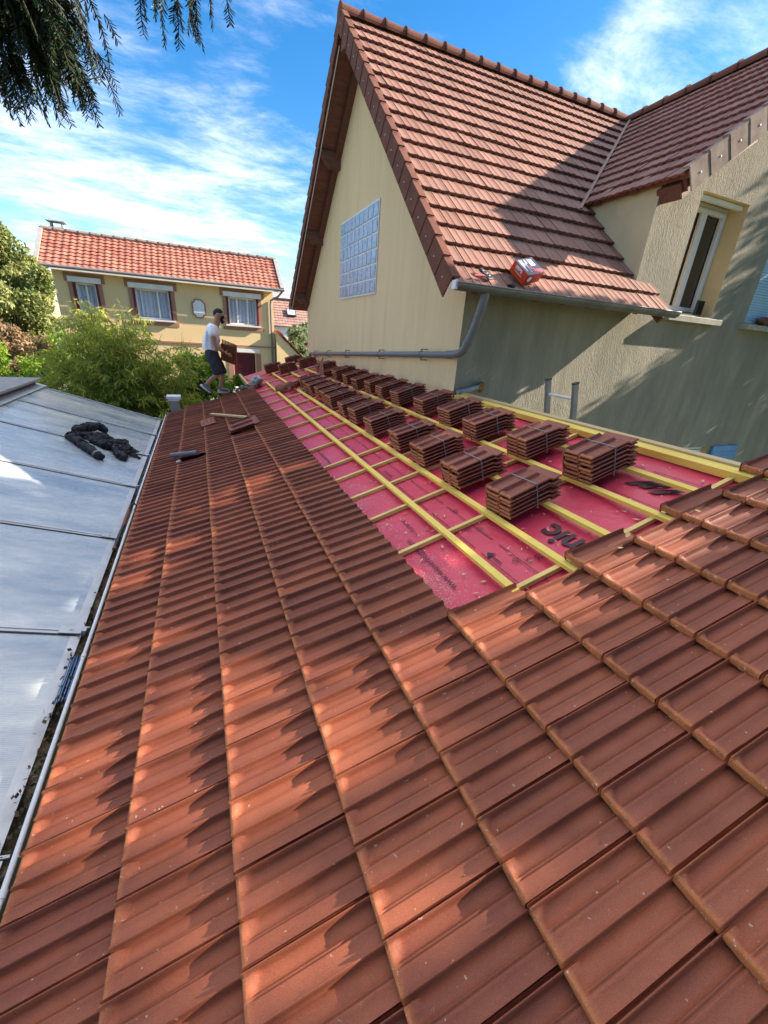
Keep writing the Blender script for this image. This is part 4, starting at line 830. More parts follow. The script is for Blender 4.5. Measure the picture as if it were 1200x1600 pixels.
tree('hazel_tree', 'big olive green leafy tree left of the ochre house', 'tree', (-5.4, 17.2, 0),
     [((-5.9, 17, 5.6), (1.5, 1.5, 1.3)), ((-4.75, 17.0, 5.7), (1.05, 1.1, 1.1)), ((-5.0, 16.6, 4.2), (1.2, 1.2, 1.1)), ((-6.6, 17, 4.0), (1.3, 1.3, 1.4)), ((-5.5, 16.8, 3.0), (1.3, 1.1, 1.0)), ((-5.25, 18.0, 5.6), (1.0, 1.0, 1.2)), ((-5.1, 18.2, 4.2), (1.0, 1.0, 1.3)), ((-4.6, 17.2, 4.9), (.8, .9, .9)), ((-5.9, 17.2, 6.1), (1.0, 1.0, .8))], 46000, .13, .035, L1, 11, .2)
tree('copper_leaved_shrub', 'shrub with reddish brown leaves amid green below the big leafy tree', 'shrub', (-5.2, 15.2, 0),
     [((-5.2, 15.2, 3.8), (.75, .6, .55)), ((-4.5, 15.3, 3.5), (.6, .5, .6)), ((-5.1, 15.0, 3.1), (.7, .5, .5))], 5200, .12, .035, L5, 12, .06)
tree('conifer_tree', 'dark blue green conifer peeking at the left edge above the leafy tree', 'conifer', (-8.9, 24, 0),
     [((-8.7, 24, 8.3), (.9, .9, .9)), ((-8.8, 24, 7.4), (1.6, 1.3, .9)), ((-9.1, 24, 6.2), (2.1, 1.6, 1.1))], 9000, .13, .02, L4, 13, .2)
tree('lime_green_bush', 'lime green bush just over the top of the veranda roof at the left edge', 'bush', (-4.5, 13, 0),
     [((-4.55, 13.0, 3.35), (.55, .5, .5)), ((-4.0, 13.0, 2.95), (.6, .5, .5)), ((-4.9, 12.9, 2.8), (.7, .5, .6))], 6500, .10, .022, L2, 14, .05)
tree('broadleaf_hedge', 'glossy bright green bush behind the workman', 'bush', (0.2, 13.4, 0),
     [((-.75, 13.3, 3.05), (.75, .6, .65)), ((.15, 13.5, 3.15), (.8, .6, .62)), ((.95, 13.3, 2.75), (.55, .5, .55)), ((-.2, 13.2, 2.4), (1.2, .6, .7))], 14000, .11, .036, L2, 15, .08)
tree('laurel_bush', 'dark green bush low between the bamboo and the ochre house wall', 'bush', (-3.0, 14.8, 0),
     [((-3.4, 14.8, 3.3), (.8, .6, .6)), ((-2.6, 14.9, 3.9), (.6, .6, .5)), ((-3.7, 14.7, 2.6), (.9, .6, .7))], 8000, .11, .032, L2, 18, .07)
tree('low_green_bush', 'low bright bush under the burgundy door', 'bush', (1.9, 14.6, 0),
     [((1.75, 14.6, 2.70), (.45, .45, .42)), ((1.2, 14.6, 2.4), (.6, .45, .5)), ((2.1, 14.7, 2.45), (.3, .4, .4))], 5500, .09, .028, L2, 16, .06)
tree('grey_green_tree', 'grey green tree between the ochre house and the gable', 'tree', (5.6, 26, 0),
     [((5.35, 26, 4.3), (.8, .7, .5)), ((5.2, 25.6, 3.5), (.7, .6, .6)), ((6.3, 26.5, 4.5), (.8, .6, .5)), ((5.1, 25.3, 2.9), (.8, .6, .6))], 12000, .13, .04, L6, 17, .12)
# bamboo: arching culms, drooping long leaves
def bamboo():
    e = empty('bamboo_clump', 'feathery yellow green bamboo arching over the veranda end', 'bamboo', (-1.9, 11.8, 0))
    rg = np.random.default_rng(21); mbc = MB(); Cs = []; T = []; D = []
    for k in range(270):
        a = rg.uniform(0, 2 * math.pi); base = np.array([-1.75 + rg.normal(0, .5), 11.9 + rg.normal(0, .3), 0]); H = rg.uniform(3.2, 5.2); sp = rg.uniform(.2, 1.35)
        if H > 4.3: sp *= .75
        dr = np.array([math.cos(a), math.sin(a) * .6, 0]); pts = []
        for t in np.linspace(0, 1, 9): pts.append(base + dr * sp * t ** 2.4 + np.array([0, 0, H * (t - .22 * sp * t ** 4)]))
        mbc.tube(pts, np.linspace(.014, .003, 9), 5)
        pts = np.array(pts); tn = rg.uniform(0, 1)
        for q in range(15):
            t = rg.uniform(.38, 1.0); x = t * 8; i = min(int(x), 7); p = pts[i] + (pts[i + 1] - pts[i]) * (x - i)
            bd = rg.normal(size=3); bd[2] = abs(bd[2]) * .2; bd /= np.linalg.norm(bd); m = rg.integers(7, 15)
            for z in range(m):
                f = (z + 1) / m; c = p + bd * f * .34 + np.array([0, 0, -.13 * f * f]); Cs.append(c); dd = bd * .6 + rg.normal(size=3) * .45 + np.array([0, 0, -.65]); D.append(dd); T.append(np.clip(tn * .55 + rg.uniform(0, .45) + .15 * (t > .8), 0, 1))
    C = np.array(Cs); D = np.array(D); D /= np.linalg.norm(D, axis=1)[:, None]; n = len(C); s = np.cross(D, rg.normal(size=(n, 3))); s /= np.linalg.norm(s, axis=1)[:, None]
    l = rg.uniform(.11, .21, (n, 1)); w = l * .075
    V = np.stack([C, C + D * l * .35 + s * w, C + D * l, C + D * l * .35 - s * w], 1).reshape(-1, 3); T = np.repeat(np.array(T), 4)
    mb = MB(); mb.add(V, np.arange(4 * n).reshape(n, 4), 0, np.stack([T, T * 0, T * 0, T * 0 + 1], 1)); part(mb, 'foliage', L3, e, False, True)
    part(mbc, 'culms', pm('bamboo_culm', (.16, .19, .05), (.10, .13, .03)), e, True)
bamboo()
# conifer branches hanging in from the top left
def yew():
    e = empty('yew_branches', 'dark yew branches with drooping needle sprays hanging in the top left corner', 'tree branches', (-2.6, 1.0, 0))
    rg = np.random.default_rng(33); V = []; F = []; mbt = MB(); T = []
    def spray(p, d, L, nl=.030):
        k = 8; pts = []; q = np.array(p, float); d = np.array(d, float); d /= np.linalg.norm(d)
        for i in range(k): pts.append(q.copy()); q = q + d * L / (k - 1); d = d + np.array([0, 0, -.10]) + rg.normal(0, .05, 3); d /= np.linalg.norm(d)
        pts = np.array(pts); mbt.tube(pts, np.linspace(.0028, .001, k), 4, cap=False)
        side = np.cross(d, rg.normal(size=3)); side /= np.linalg.norm(side); m = int(L / .0032)
        for i in range(m):
            t = i / m * (k - 1); j = min(int(t), k - 2); c = pts[j] + (pts[j + 1] - pts[j]) * (t - j); ax = pts[j + 1] - pts[j]; ax /= np.linalg.norm(ax)
            sd = side if i % 2 else -side; nd = ax * .75 + sd * .8 + rg.normal(0, .16, 3); nd /= np.linalg.norm(nd); l = nl * rg.uniform(.8, 1.2) * (1 - .35 * (i / m) ** 3)
            w = np.cross(nd, rg.normal(size=3)); w = w / np.linalg.norm(w) * .0024
            n = len(V); V.extend([c - w * .6, c + w * .6, c + nd * l * .7 + w * .8, c + nd * l, c + nd * l * .7 - w * .8]); F.append([n, n + 1, n + 2, n + 3, n + 4]); T.extend([rg.uniform()] * 5)
    def branch(tips, root, rr=.012):
        root = np.array(root, float)
        for tip, cnt, Ls in tips:
            tip = np.array(tip, float); mid = (root + tip) / 2 + np.array([0, 0, .10]); pts = [root * (1 - t) ** 2 + 2 * mid * t * (1 - t) + tip * t ** 2 for t in np.linspace(0, 1, 10)]
            mbt.tube(pts, np.linspace(rr, .002, 10), 6, cap=False); pts = np.array(pts)
            for c in range(cnt):
                t = rg.uniform(.25, 1.0); i = min(int(t * 9), 8); p = pts[i] + (pts[i + 1] - pts[i]) * (t * 9 - i) + rg.normal(0, .012, 3)
                d = (pts[i + 1] - pts[i]); d /= np.linalg.norm(d); d = d * .7 + np.array([rg.normal(0, .35), rg.normal(0, .35), -.75]); spray(p, d, Ls * rg.uniform(.6, 1.1))
            spray(tip, tip - mid + np.array([0, 0, -.2]), Ls)
    # dense left bough
    branch([((-.50, 2.30, 5.30), 150, .16), ((-.40, 2.26, 5.31), 160, .17), ((-.31, 2.30, 5.32), 120, .15), ((-.58, 2.4, 5.33), 80, .16), ((-.235, 2.32, 5.36), 44, .13), ((-.42, 2.5, 5.45), 170, .16), ((-.35, 2.2, 5.42), 120, .14), ((-.54, 2.2, 5.42), 130, .15)], (-.62, 2.0, 5.95), .016)
    branch([((-.48, 2.34, 5.50), 150, .15), ((-.38, 2.4, 5.55), 140, .14), ((-.30, 2.3, 5.53), 34, .12), ((-.23, 2.4, 5.52), 10, .12)], (-.55, 2.0, 6.05), .014)
    # small right bough
    branch([((-.075, 2.3, 5.60), 12, .12), ((-.015, 2.33, 5.61), 14, .13), ((.045, 2.3, 5.60), 16, .13), ((.09, 2.3, 5.62), 14, .12)], (-.05, 2.1, 5.98), .010)
    branch([((.165, 2.3, 5.66), 10, .10), ((.225, 2.32, 5.68), 9, .09)], (.12, 2.1, 5.98), .008)
    V_ = np.array(V); T = np.array(T); mb = MB(); mb.add(V_, np.array(F), 0, np.stack([T, T * 0, T * 0, T * 0 + 1], 1)); part(mb, 'needles', L4, e, False, True)
    # boughs run back to the trunk that stands beside the veranda, behind the camera
    mbt.tube([(-2.9, -1.6, 0), (-2.8, -1.5, 3), (-2.6, -1.3, 5.6), (-2.4, -1.2, 7.5)], [.24, .2, .15, .08], 12)
    mbt.tube([(-2.65, -1.35, 5.2), (-1.7, .4, 5.95), (-.62, 2.0, 5.95)], [.07, .04, .016], 8, cap=False); mbt.tube([(-2.6, -1.3, 5.6), (-1.4, .5, 6.2), (-.55, 2.0, 6.05)], [.07, .04, .014], 8, cap=False)
    mbt.tube([(-1.4, .5, 6.2), (-.7, 1.4, 6.15), (-.05, 2.1, 5.98)], [.03, .02, .01], 8, cap=False); mbt.tube([(-.7, 1.4, 6.15), (-.2, 1.8, 6.1), (.12, 2.1, 5.98)], [.015, .012, .008], 8, cap=False)
    part(mbt, 'branches', M['bark'], e, True)
    crown('crown', L4, e, [((-3.2, -3.0, 5.6), (1.9, 1.8, 2.2)), ((-2.6, -2.4, 8.2), (1.8, 1.6, 1.6)), ((-.6, -3.4, 6.0), (1.8, 1.2, 1.8)), ((1.4, -4.0, 5.6), (1.6, 1.2, 2.0)), ((-1.5, -5.0, 8.5), (2.6, 1.4, 2.4)), ((2.6, -5.2, 8.0), (2.2, 1.4, 2.4)), ((-5.0, -3.5, 6.0), (1.8, 1.6, 2.6)), ((4.2, -4.4, 5.4), (1.6, 1.3, 2.0))], 26000, .22, .075, 34)  # unseen foliage mass behind the camera, added to block sky light
yew()
# broad tree standing to the right, outside the picture: the gaps in its crown let the light through
def shade_tree():
    e = empty('broad_shade_tree', 'broad leafy tree right of the building whose shade dapples the roof tiles', 'tree', (11.8, .4, 0))
    k = 1 / SK; q_ = SM / SK; rg = np.random.default_rng(55)
    # sunny gaps, given where they fall on the tiles (s up-slope, y), half sizes along / across
    gaps = [(.93, 1.19, .30, .10), (.60, 1.20, .16, .05), (1.60, 1.13, .28, .10), (2.06, 1.14, .28, .09), (.42, .92, .26, .06), (.22, 1.00, .13, .05), (-.05, 1.02, .2, .08), (-.26, 1.16, .24, .10), (-.62, 1.45, .30, .14),
            (-.66, 1.24, .14, .05), (-.20, 1.75, .15, .05), (.10, 1.52, .22, .04), (.45, 1.05, .2, .03), (-.14, .76, .16, .05), (.22, .50, .26, .055), (.62, .44, .2, .05), (.42, 4.06, .22, .07), (.14, 3.83, .20, .08), (-.35, 3.3, .2, .08), (.86, 4.1, .22, .05), (-.6, 3.0, .15, .08), (2.75, 1.15, .3, .05), (2.45, 1.0, .25, .04),
            (1.60, 3.2, .10, .05), (2.32, 2.75, .16, .05), (1.70, 1.75, .09, .05), (-.5, 2.2, .2, .05)]
    def keep(C):
        a = C[:, 1] + C[:, 0] * k; b = C[:, 2] - C[:, 0] * q_; j = rg.normal(0, .06, len(C)); j2 = rg.normal(0, .12, len(C))
        ok = np.ones(len(C), bool)
        for s, y, hs, hy in gaps:
            P = rp(s, y); ga = P[1] + P[0] * k; gb = P[2] - P[0] * q_; hb = hs * (math.cos(TH) * q_ - math.sin(TH)) + .062
            # along the streak a changes too
            hb *= 1.15; u = (b - gb) / hb; v = (a - ga) / (hy * 1.3 + .05)
            ok &= ~((u * u + v * v) < 1.0 + RNG.normal(0, .05, len(C)))
        ok &= ~((a + j * .5 > 4.8) & (b > np.where(a < 5.55, np.minimum(3.25, 3.1 - 2.94 * (a - 4.98)), np.where(a < 6.15, 1.0, 2.9))))          # house roof stays in the sun
        ok &= ~((a + j > 5.22) & (a + j * 1.5 < 6.2) & (b + j2 * 1.5 > .30))                     # lit band across the wing wall
        return ok
    lumps = [((11.6, -3.4, 9.6), (1.4, 1.5, 2.2)), ((11.4, -1.6, 9.6), (1.5, 1.8, 2.6)), ((11.5, .6, 9.6), (1.5, 1.8, 2.6)), ((11.4, 2.3, 9.3), (1.4, 1.5, 2.4)), ((11.7, 3.2, 6.6), (1.2, 1.1, 1.6)), ((11.6, -1.0, 8.2), (1.3, 3.0, 1.3)), ((14.6, 4.4, 9.3), (1.6, 1.4, 2.6)), ((13.6, 3.2, 7.4), (1.0, 1.3, 1.0)), ((10.6, 2.6, 6.0), (1.0, 1.3, 1.0)), ((13.2, 3.4, 4.2), (1.4, 1.2, 2.3)), ((14.2, 4.8, 6.0), (1.4, 1.3, 1.9))]
    trunk(e, (11.8, .4, 0), (11.7, .4, 8.2), .28, .12, [((11.8, .4, 5.5), c) for c, r in lumps])
    mb = MB(); Cs = []
    for c, r in lumps:
        m = int(12500 * np.prod(r) ** .6 / 2.6); p = rg.normal(size=(m, 3)); p /= np.linalg.norm(p, axis=1)[:, None]; p *= rg.uniform(0, 1, (m, 1)) ** .45; Cs.append(np.array(c) + p * np.array(r))
    C = np.vstack(Cs); C = C[keep(C)]; V, F, A = leaves(rg, C, len(C), .115, .045, rg.uniform(0, 1, len(C)), .2); mb.add(V, F, 0, A); part(mb, 'crown', L1, e, False, True)
shade_tree()

# ------------------------------------------------------------------ loose tiles and bundles
def solid_tile(L=0.43, thick=0.011):
    rows = [0.0, 0.004, 0.012, 0.024, 0.037, 0.052, 0.070, 0.10, 0.33, 0.345, 0.352, 0.362, 0.372, 0.405, 0.412, 0.424, L]
    P, F, E, nU, nR = tile_grid(L, rows=rows)
    P = P[nU:]; E = E[nU:]; nR -= 1; b = P[:, 1]; u = P[:, 0]
    t = np.clip((b - .335) / .02, 0, 1); base = -HF + .002; P[:, 2] = P[:, 2] * (1 - t) + base * t
    P[:, 2] += .007 * np.exp(-((b - .368) / .006) ** 2) * ((u > .12) & (u < .42) | (u > .6) & (u < .9)); P[:, 2] += .006 * np.exp(-((b - .412) / .006) ** 2)
    P = P.copy(); P[:, 0] = P[:, 0] * TW * 1.08
    # local frame: x up-slope, y = -a, z normal
    top = np.stack([P[:, 1], -P[:, 0], P[:, 2]], 1); bot = top.copy(); bot[:, 2] = top[:, 2] - thick; bot[:, 2] = top[:, 2] - thick
    n = len(top); V = np.vstack([top, bot]); Q = [[r * nU + c, r * nU + c + 1, (r + 1) * nU + c + 1, (r + 1) * nU + c] for r in range(nR - 1) for c in range(nU - 1)]
    Q = np.array(Q)[:, ::-1]; Q2 = Q[:, ::-1] + n; S = []
    for c in range(nU - 1): S.append([c, c + 1, n + c + 1, n + c]); k = (nR - 1) * nU + c; S.append([k + 1, k, n + k, n + k + 1])
    for r in range(nR - 1): a = r * nU; S.append([a + nU, a, n + a, n + a + nU]); a = r * nU + nU - 1; S.append([a, a + nU, n + a + nU, n + a])
    mb = MB(); e2 = np.concatenate([E, np.where(P[:, 1] < .02, 1.0, .4)]); tone = np.stack([np.full(2 * n, .5), e2, e2 * 0, e2 * 0 + 1], 1)
    mb.add(V, np.vstack([Q, Q2, np.array(S)]), 0, tone)
    return mb
tile_me = []
for k in range(3):
    o = solid_tile().build('tile', M['tile_stack'], None, True, True)
    ca = o.data.color_attributes['tone'].data; arr = np.empty(len(ca) * 4); ca.foreach_get('color', arr); arr = arr.reshape(-1, 4); arr[:, 0] = (.15, .5, .95)[k]; ca.foreach_set('color', arr.ravel())
    o.data.materials[0] = M['tile_stack']; tile_me.append(o.data); bpy.data.objects.remove(o)
    for p in tile_me[-1].polygons: pass
ROOFROT = Matrix(((VX[0], 0, NX[0]), (0, 1, 0), (VX[2], 0, NX[2]))).to_4x4()
M['strap'] = pm('grey_strap', (0.22, 0.22, 0.22), (0.16, 0.16, 0.16), 5, 0.4)
PITCH = 0.030
def bundle(s, y, n, label, group, yaw=0.0, strap=True, hbase=HB, rnd=None, M4=None, cat='tile stack', name='tile_bundle', L=0.43):
    """origin = the low, near bottom corner; x up-slope, y along the roof, z normal"""
    rg = np.random.default_rng(int(s * 1000 + y * 77) % 9999)
    e = empty(name, label, cat, (0, 0, 0), group)
    if M4 is None: M4 = Matrix.Translation(Vector(rp(s, y, hbase))) @ ROOFROT @ Matrix.Rotation(yaw, 4, 'Z')
    e.matrix_world = M4; e.matrix_basis = M4
    W_ = TW * 1.08
    for k in range(n):
        o = bpy.data.objects.new('tile', tile_me[rg.integers(0, 3)]); COL.objects.link(o); o.parent = e
        o.matrix_basis = Matrix.Translation((rg.normal(0, .005), W_ + rg.normal(0, .004), .026 + k * PITCH)) @ Matrix.Rotation(rg.normal(0, .012), 4, 'Z') @ Matrix.Rotation(rg.normal(0, .006), 4, 'Y')
    if strap:
        h = .026 + (n - 1) * PITCH + .003; x = .215 + rg.normal(0, .012); t = .002; w = .008; mb = MB()
        mb.box((x, W_ / 2, h), (w, W_ + .006, t)); mb.box((x, -.003, h / 2), (w, t, h)); mb.box((x, W_ + .003, h / 2), (w, t, h)); mb.box((x, W_ / 2, 0.0015), (w, W_ + .006, t))
        o = mb.build('strap', M['strap'], None); o.parent = e
    return e
ORD = ['nearest', 'second', 'third', 'fourth', 'fifth', 'sixth', 'seventh', 'eighth', 'ninth', 'tenth', 'eleventh', 'twelfth', 'thirteenth']
GA = 'strapped tile bundles in the lower row'; GBn = 'strapped tile bundles in the upper row'
low = [(1.792, 1.845, .03), (1.786, 2.429, .0), (1.778, 2.999, .01), (1.784, 3.527, -.02), (1.789, 4.209, .0), (1.79, 4.835, .02), (1.78, 5.304, -.02), (1.81, 5.93, .0), (1.82, 6.36, .03), (1.83, 6.80, .0), (1.83, 7.28, .02), (1.82, 7.72, .0), (1.83, 8.15, -.02)]
for k, (s, y, a) in enumerate(low):
    a *= 2; s += (.006, -.01, .012)[k % 3]
    lb = ('nearest strapped tile bundle of the lower row, beside the large black print' if k == 0 else
          f'{ORD[k]} tile bundle from the camera in the lower row along the yellow batten' if k < 12 else 'farthest tile bundle in the lower row, behind the upturned tiles')
    bundle(s, y, 6 if k != 2 else 6, lb, GA, a)
up = [(2.44, 1.83, .02), (2.405, 2.447, .0), (2.41, 3.10, -.02), (2.45, 3.654, .01), (2.46, 4.291, .0), (2.47, 4.95, .02), (2.45, 5.50, -.01), (2.46, 6.02, .0), (2.44, 6.52, .02), (2.46, 7.12, .0), (2.45, 7.80, .02), (2.46, 9.10, -.02)]
for k, (s, y, a) in enumerate(up):
    a *= 2; s += (.0, .012, -.012)[k % 3]
    lb = ('tall near tile bundle of the upper row, closest to the ladder side and the camera' if k == 0 else
          'second tile bundle in the upper row, in front of the ladder' if k == 1 else
          f'{ORD[k]} tile bundle from the camera in the upper row towards the gable wall' if k < 11 else 'last tile bundle of the upper row, at the foot of the gable wall')
    bundle(s, y, 7 if k == 0 else 6, lb, GBn, a)
bundle(2.43, 8.42, 4, 'partly used low tile stack with a tile leaning against it in the upper row', GBn, .05, strap=False)
GE = 'tile bundles at the far end of the roof'
bundle(1.86, 10.62, 7, 'front left tile bundle of the group at the far roof end', GE, -.04)
bundle(1.62, 11.45, 7, 'back left tile bundle of the group at the far roof end', GE, -.03)
bundle(2.36, 10.55, 7, 'right tile bundle of the far group, just before the gable wall corner', GE, -.06)
bundle(2.28, 11.9, 6, 'rearmost tile bundle of the far group against the trees', GE, -.02)
def loose(name, label, s, y, h, rot, cat='roof tile', n=1, group=None):
    M4 = Matrix.Translation(Vector(rp(s, y, h))) @ ROOFROT @ rot
    return bundle(s, y, n, label, group, strap=False, M4=M4, cat=cat, name=name)
loose('loose_tile', 'single loose tile laid crosswise on the laid tiles near the pillar', -.10, 7.72, .012, Matrix.Rotation(D2R(-88), 4, 'Z'), group='loose roof tiles')
loose('loose_tile', 'tile pushed up askew over a dark gap below the yellow stick', .34, 6.28, .012, Matrix.Rotation(D2R(5), 4, 'Z') @ Matrix.Rotation(D2R(16), 4, 'X'), group='loose roof tiles')
loose('leaning_tile', 'dark tile standing tilted between the far bundles of the upper row', 2.36, 8.28, .02, Matrix.Rotation(D2R(-68), 4, 'Y') @ Matrix.Rotation(D2R(35), 4, 'Z'), group='loose roof tiles')
rt = empty('upturned_ridge_tiles', 'reddish brown ridge tiles lying open on the lower yellow battens', 'ridge tiles', tuple(rp(1.56, 8.7, HB)))
def half_round(a, d, r, L, n=12, up=1, tilt=0.0):
    d = np.array(d, float) / np.linalg.norm(d); side = np.cross(NX, d); mb = MB(); V = []
    for rr in (r, r - .014):
        for t in (0, L):
            for j in range(n + 1):
                th = math.pi * j / n + tilt; V.append(np.array(a) + d * t + side * math.cos(th) * rr + NX * (math.sin(th) * rr * up + (0 if up > 0 else r)))
    m = n + 1; F = []
    for j in range(n):
        F += [[j, j + 1, m + j + 1, m + j], [2 * m + j + 1, 2 * m + j, 3 * m + j, 3 * m + j + 1], [j + 1, j, 2 * m + j, 2 * m + j + 1], [m + j, m + j + 1, 3 * m + j + 1, 3 * m + j]]
    F += [[0, m, 3 * m, 2 * m], [m - 1, 3 * m - 1, 4 * m - 1, 2 * m - 1]]
    mb.add(V, F); return mb
M['ridge_new'] = pm('new_ridge_clay', (0.30, 0.085, 0.035), (0.20, 0.06, 0.035), 7, 0.55)
part(half_round(rp(1.42, 8.75, HB), VX * .8 + np.array([0, -.25, 0]), .11, .34), 'ridge_tile', M['ridge_new'], rt, True)
part(half_round(rp(1.62, 8.35, HB + .01), VX * .9 + np.array([0, .25, 0]), .10, .30, up=-1), 'ridge_tile', M['ridge_new'], rt, True)
# stick, pipe in the gap
mb = MB(); mb.beam(rp(.09, 8.12, .016), rp(.635, 6.90, .020), .04, .028, up=tuple(NX)); st = mb.build('batten_offcut', M['pine_pale']); tag(st, 'pale yellow timber offcut lying slantwise on the tiles by the workman', 'timber offcut')
fp = empty('flue_pipe', 'grey round pipe end poking through the gap of a missing tile near the gutter', 'pipe', tuple(rp(-.4, 5.95)))
mb = MB(); a = rp(-.50, 5.98, .045); b = rp(-.16, 5.80, .012); mb.tube([a, a * .8 + b * .2, b], .032, 14, cap=False); mb.tube([a, b], .028, 14); part(mb, 'tube', M['pvc'], fp, True)
mb = MB(); mb.box(rp(-.42, 5.78, -.01), (.05, .10, .008), RM); part(mb, 'flashing', M['concrete'], fp)
# plastic sheet and mortar at the board
rg = np.random.default_rng(8)
def blob(name, label, cat, c, r, mat, seed, n=26, flat=.5):
    bpy_me = None; mb = MB(); rgb = np.random.default_rng(seed); V = []; m = n
    for i in range(m + 1):
        th = math.pi * i / m
        for j in range(m):
            ph = 2 * math.pi * j / m; d = np.array([math.sin(th) * math.cos(ph), math.sin(th) * math.sin(ph), math.cos(th)])
            k = 1 + .22 * math.sin(5 * d[0] + seed) * math.cos(6 * d[1] + 2 * d[2]) + .14 * math.sin(13 * d[0] + 9 * d[2]) + .07 * math.sin(25 * d[1] + 11 * d[0])
            V.append(np.array(c) + d * np.array(r) * k)
    F = [[i * m + j, i * m + (j + 1) % m, (i + 1) * m + (j + 1) % m, (i + 1) * m + j] for i in range(m) for j in range(m)]
    mb.add(V, np.array(F)[:, ::-1]); o = mb.build(name, mat, None, True); tag(o, label, cat); return o
M['plastic'] = pm('grey_plastic_film', (0.42, 0.44, 0.46), (0.30, 0.31, 0.33), 10, 0.25, bump=.8, bscale=20, bdist=.02)
blob('plastic_sheet', 'crumpled grey plastic sheet at the end of the first yellow batten', 'plastic sheet', rp(1.22, 10.35, .02), (.13, .28, .11), M['plastic'], 3)
for k, (s, y, r) in enumerate(((.86, 10.02, .06), (.98, 10.10, .05), (1.06, 9.95, .045), (.74, 10.0, .035), (.93, 9.9, .03))): blob('mortar_lump', ('second largest mortar lump beside the edge board' if k == 1 else 'largest whitish mortar lump on the far tile edge' if k == 0 else 'mortar lump nearest the first yellow batten end' if k == 2 else 'mortar lump closest to the workman' if k == 3 else 'smallest mortar lump, in front of the others'), 'mortar', rp(s, y, .02), (r, r, r * .7), M['concrete'], 5 + k, 12)['group'] = 'mortar lumps at the far tile edge'
# ladder behind the top edge
ld = empty('ladder', 'aluminium ladder top sticking up behind the yellow top batten', 'ladder', (4.0, 3.0, 0))
la, lb_ = np.array([3.10, 3.215, 4.225]), np.array([4.05, 3.215, 0.02])
M['alu_dark'] = pm('weathered_ladder_alu', (0.22, 0.22, 0.21), (0.14, 0.14, 0.14), 6, 0.5, metal=.4)
for y in (3.215, 2.875):
    mb = MB(); a = la.copy(); b = lb_.copy(); a[1] = b[1] = y; mb.beam(a, b, .028, .062, up=(1, 0, 0)); q = part(mb, 'rail', M['alu_dark'], ld); bevel(q, .006)
    d = (a - b) / np.linalg.norm(a - b); mb = MB(); mb.beam(a - d * .002, a + d * .016, .034, .068, up=(1, 0, 0)); o = part(mb, 'end_cap', M['dark'], ld); bevel(o, .006); o.parent = q; o.matrix_parent_inverse = Matrix.Identity(4)
d = (lb_ - la) / np.linalg.norm(lb_ - la)
for k in range(15):
    c = la + d * (.135 + k * .28); mb = MB(); mb.tube([(c[0], 3.20, c[2]), (c[0], 2.89, c[2])], .015, 10); part(mb, 'rung', M['alu'], ld, True)
# rafter stub with rusty foam at the wall corner
rs_ = empty('sawn_rafter_end', 'old grey timber stub with rusty orange foam at the house corner', 'timber stub', (3.2, 4.6, 3.9))
mb = MB(); mb.beam((2.98, 4.60, 3.915), (3.30, 4.60, 3.995), .06, .05); part(mb, 'timber', M['concrete'], rs_)
for k in range(1):
    o = blob('foam', None, None, (3.32, 4.60, 3.99), (.055, .04, .06), M['rust'], 4, 18); o.parent = rs_; o.matrix_parent_inverse = Matrix.Translation((3.2, 4.6, 3.9)).inverted()
# lamp on window sill
lp = empty('floodlight', 'small black floodlight standing on the sill at the right of the window', 'floodlight', (7.35, 4.72, 5.115))
mb = MB(); mb.box((7.33, 4.74, 5.25), (.17, .035, .21)); bevel(part(mb, 'housing', M['dark'], lp), .015, 3)
mb = MB(); mb.box((7.33, 4.735, 5.125), (.14, .06, .014)); mb.box((7.255, 4.745, 5.17), (.01, .03, .09)); mb.box((7.405, 4.745, 5.17), (.01, .03, .09)); part(mb, 'bracket', M['dark'], lp)
mb = MB(); mb.box((7.33, 4.721, 5.255), (.14, .004, .17)); part(mb, 'lens', M['pane_dark'], lp)
bg_ = blob('dark_bag', 'dark brown cloth bundle lying on the sill of the right window', 'cloth bundle', (8.95, 4.60, 5.17), (.22, .09, .06), M['wood_dark'], 6, 20)
# cardboard box on the gutter edge
M['box_red'] = pm('orange_red_card', (0.75, 0.075, 0.015), (0.62, 0.05, 0.012), 3, 0.4)
M['box_dark'] = pm('dark_printed_card', (0.02, 0.03, 0.05), (0.035, 0.06, 0.10), 5, 0.3)
M['box_deep'] = pm('deep_red_card', (0.40, 0.02, 0.015), (0.30, 0.015, 0.012), 3, 0.4)
M['box_white'] = pm('white_print', (0.75, 0.78, 0.80), (0.6, 0.66, 0.70), 3, 0.4)
M['box_pink'] = pm('pink_print', (0.75, 0.14, 0.16), (0.6, 0.08, 0.10), 6, 0.4)
bx = empty('screw_box', 'orange red cardboard box with black printed top resting by the gutter of the gable roof', 'box', (3.55, 4.40, 5.25))
u0 = np.array([1.0, 0, 0]); fr3 = np.stack([u0, fv, fnn], 1)
ang = D2R(20); ca_, sa_ = math.cos(ang), math.sin(ang); BU = u0 * ca_ + fv * sa_; BV = -u0 * sa_ + fv * ca_; BR = np.stack([BU, BV, fnn], 1)
bc = np.array((3.52, EY, EZ)) + fv * .20 + fnn * .085
mb = MB(); mb.box(bc, (.30, .24, .125), BR); bevel(part(mb, 'carton', M['box_red'], bx), .003)
mb = MB(); mb.box(bc + fnn * .0635, (.298, .238, .0015), BR); part(mb, 'top_print', M['box_dark'], bx)
mb = MB(); mb.box(bc - BV * .1205 + fnn * .0, (.298, .0015, .120), BR); part(mb, 'front_print', M['box_deep'], bx)
mb = MB()
for (a, b, w, h) in ((-.105, .02, .018, .17), (-.075, .055, .012, .09), (.06, .045, .075, .10), (-.02, .07, .02, .06), (-.045, -.02, .008, .14)): mb.box(bc + fnn * .0648 + BU * a + BV * b, (w, h, .001), BR)
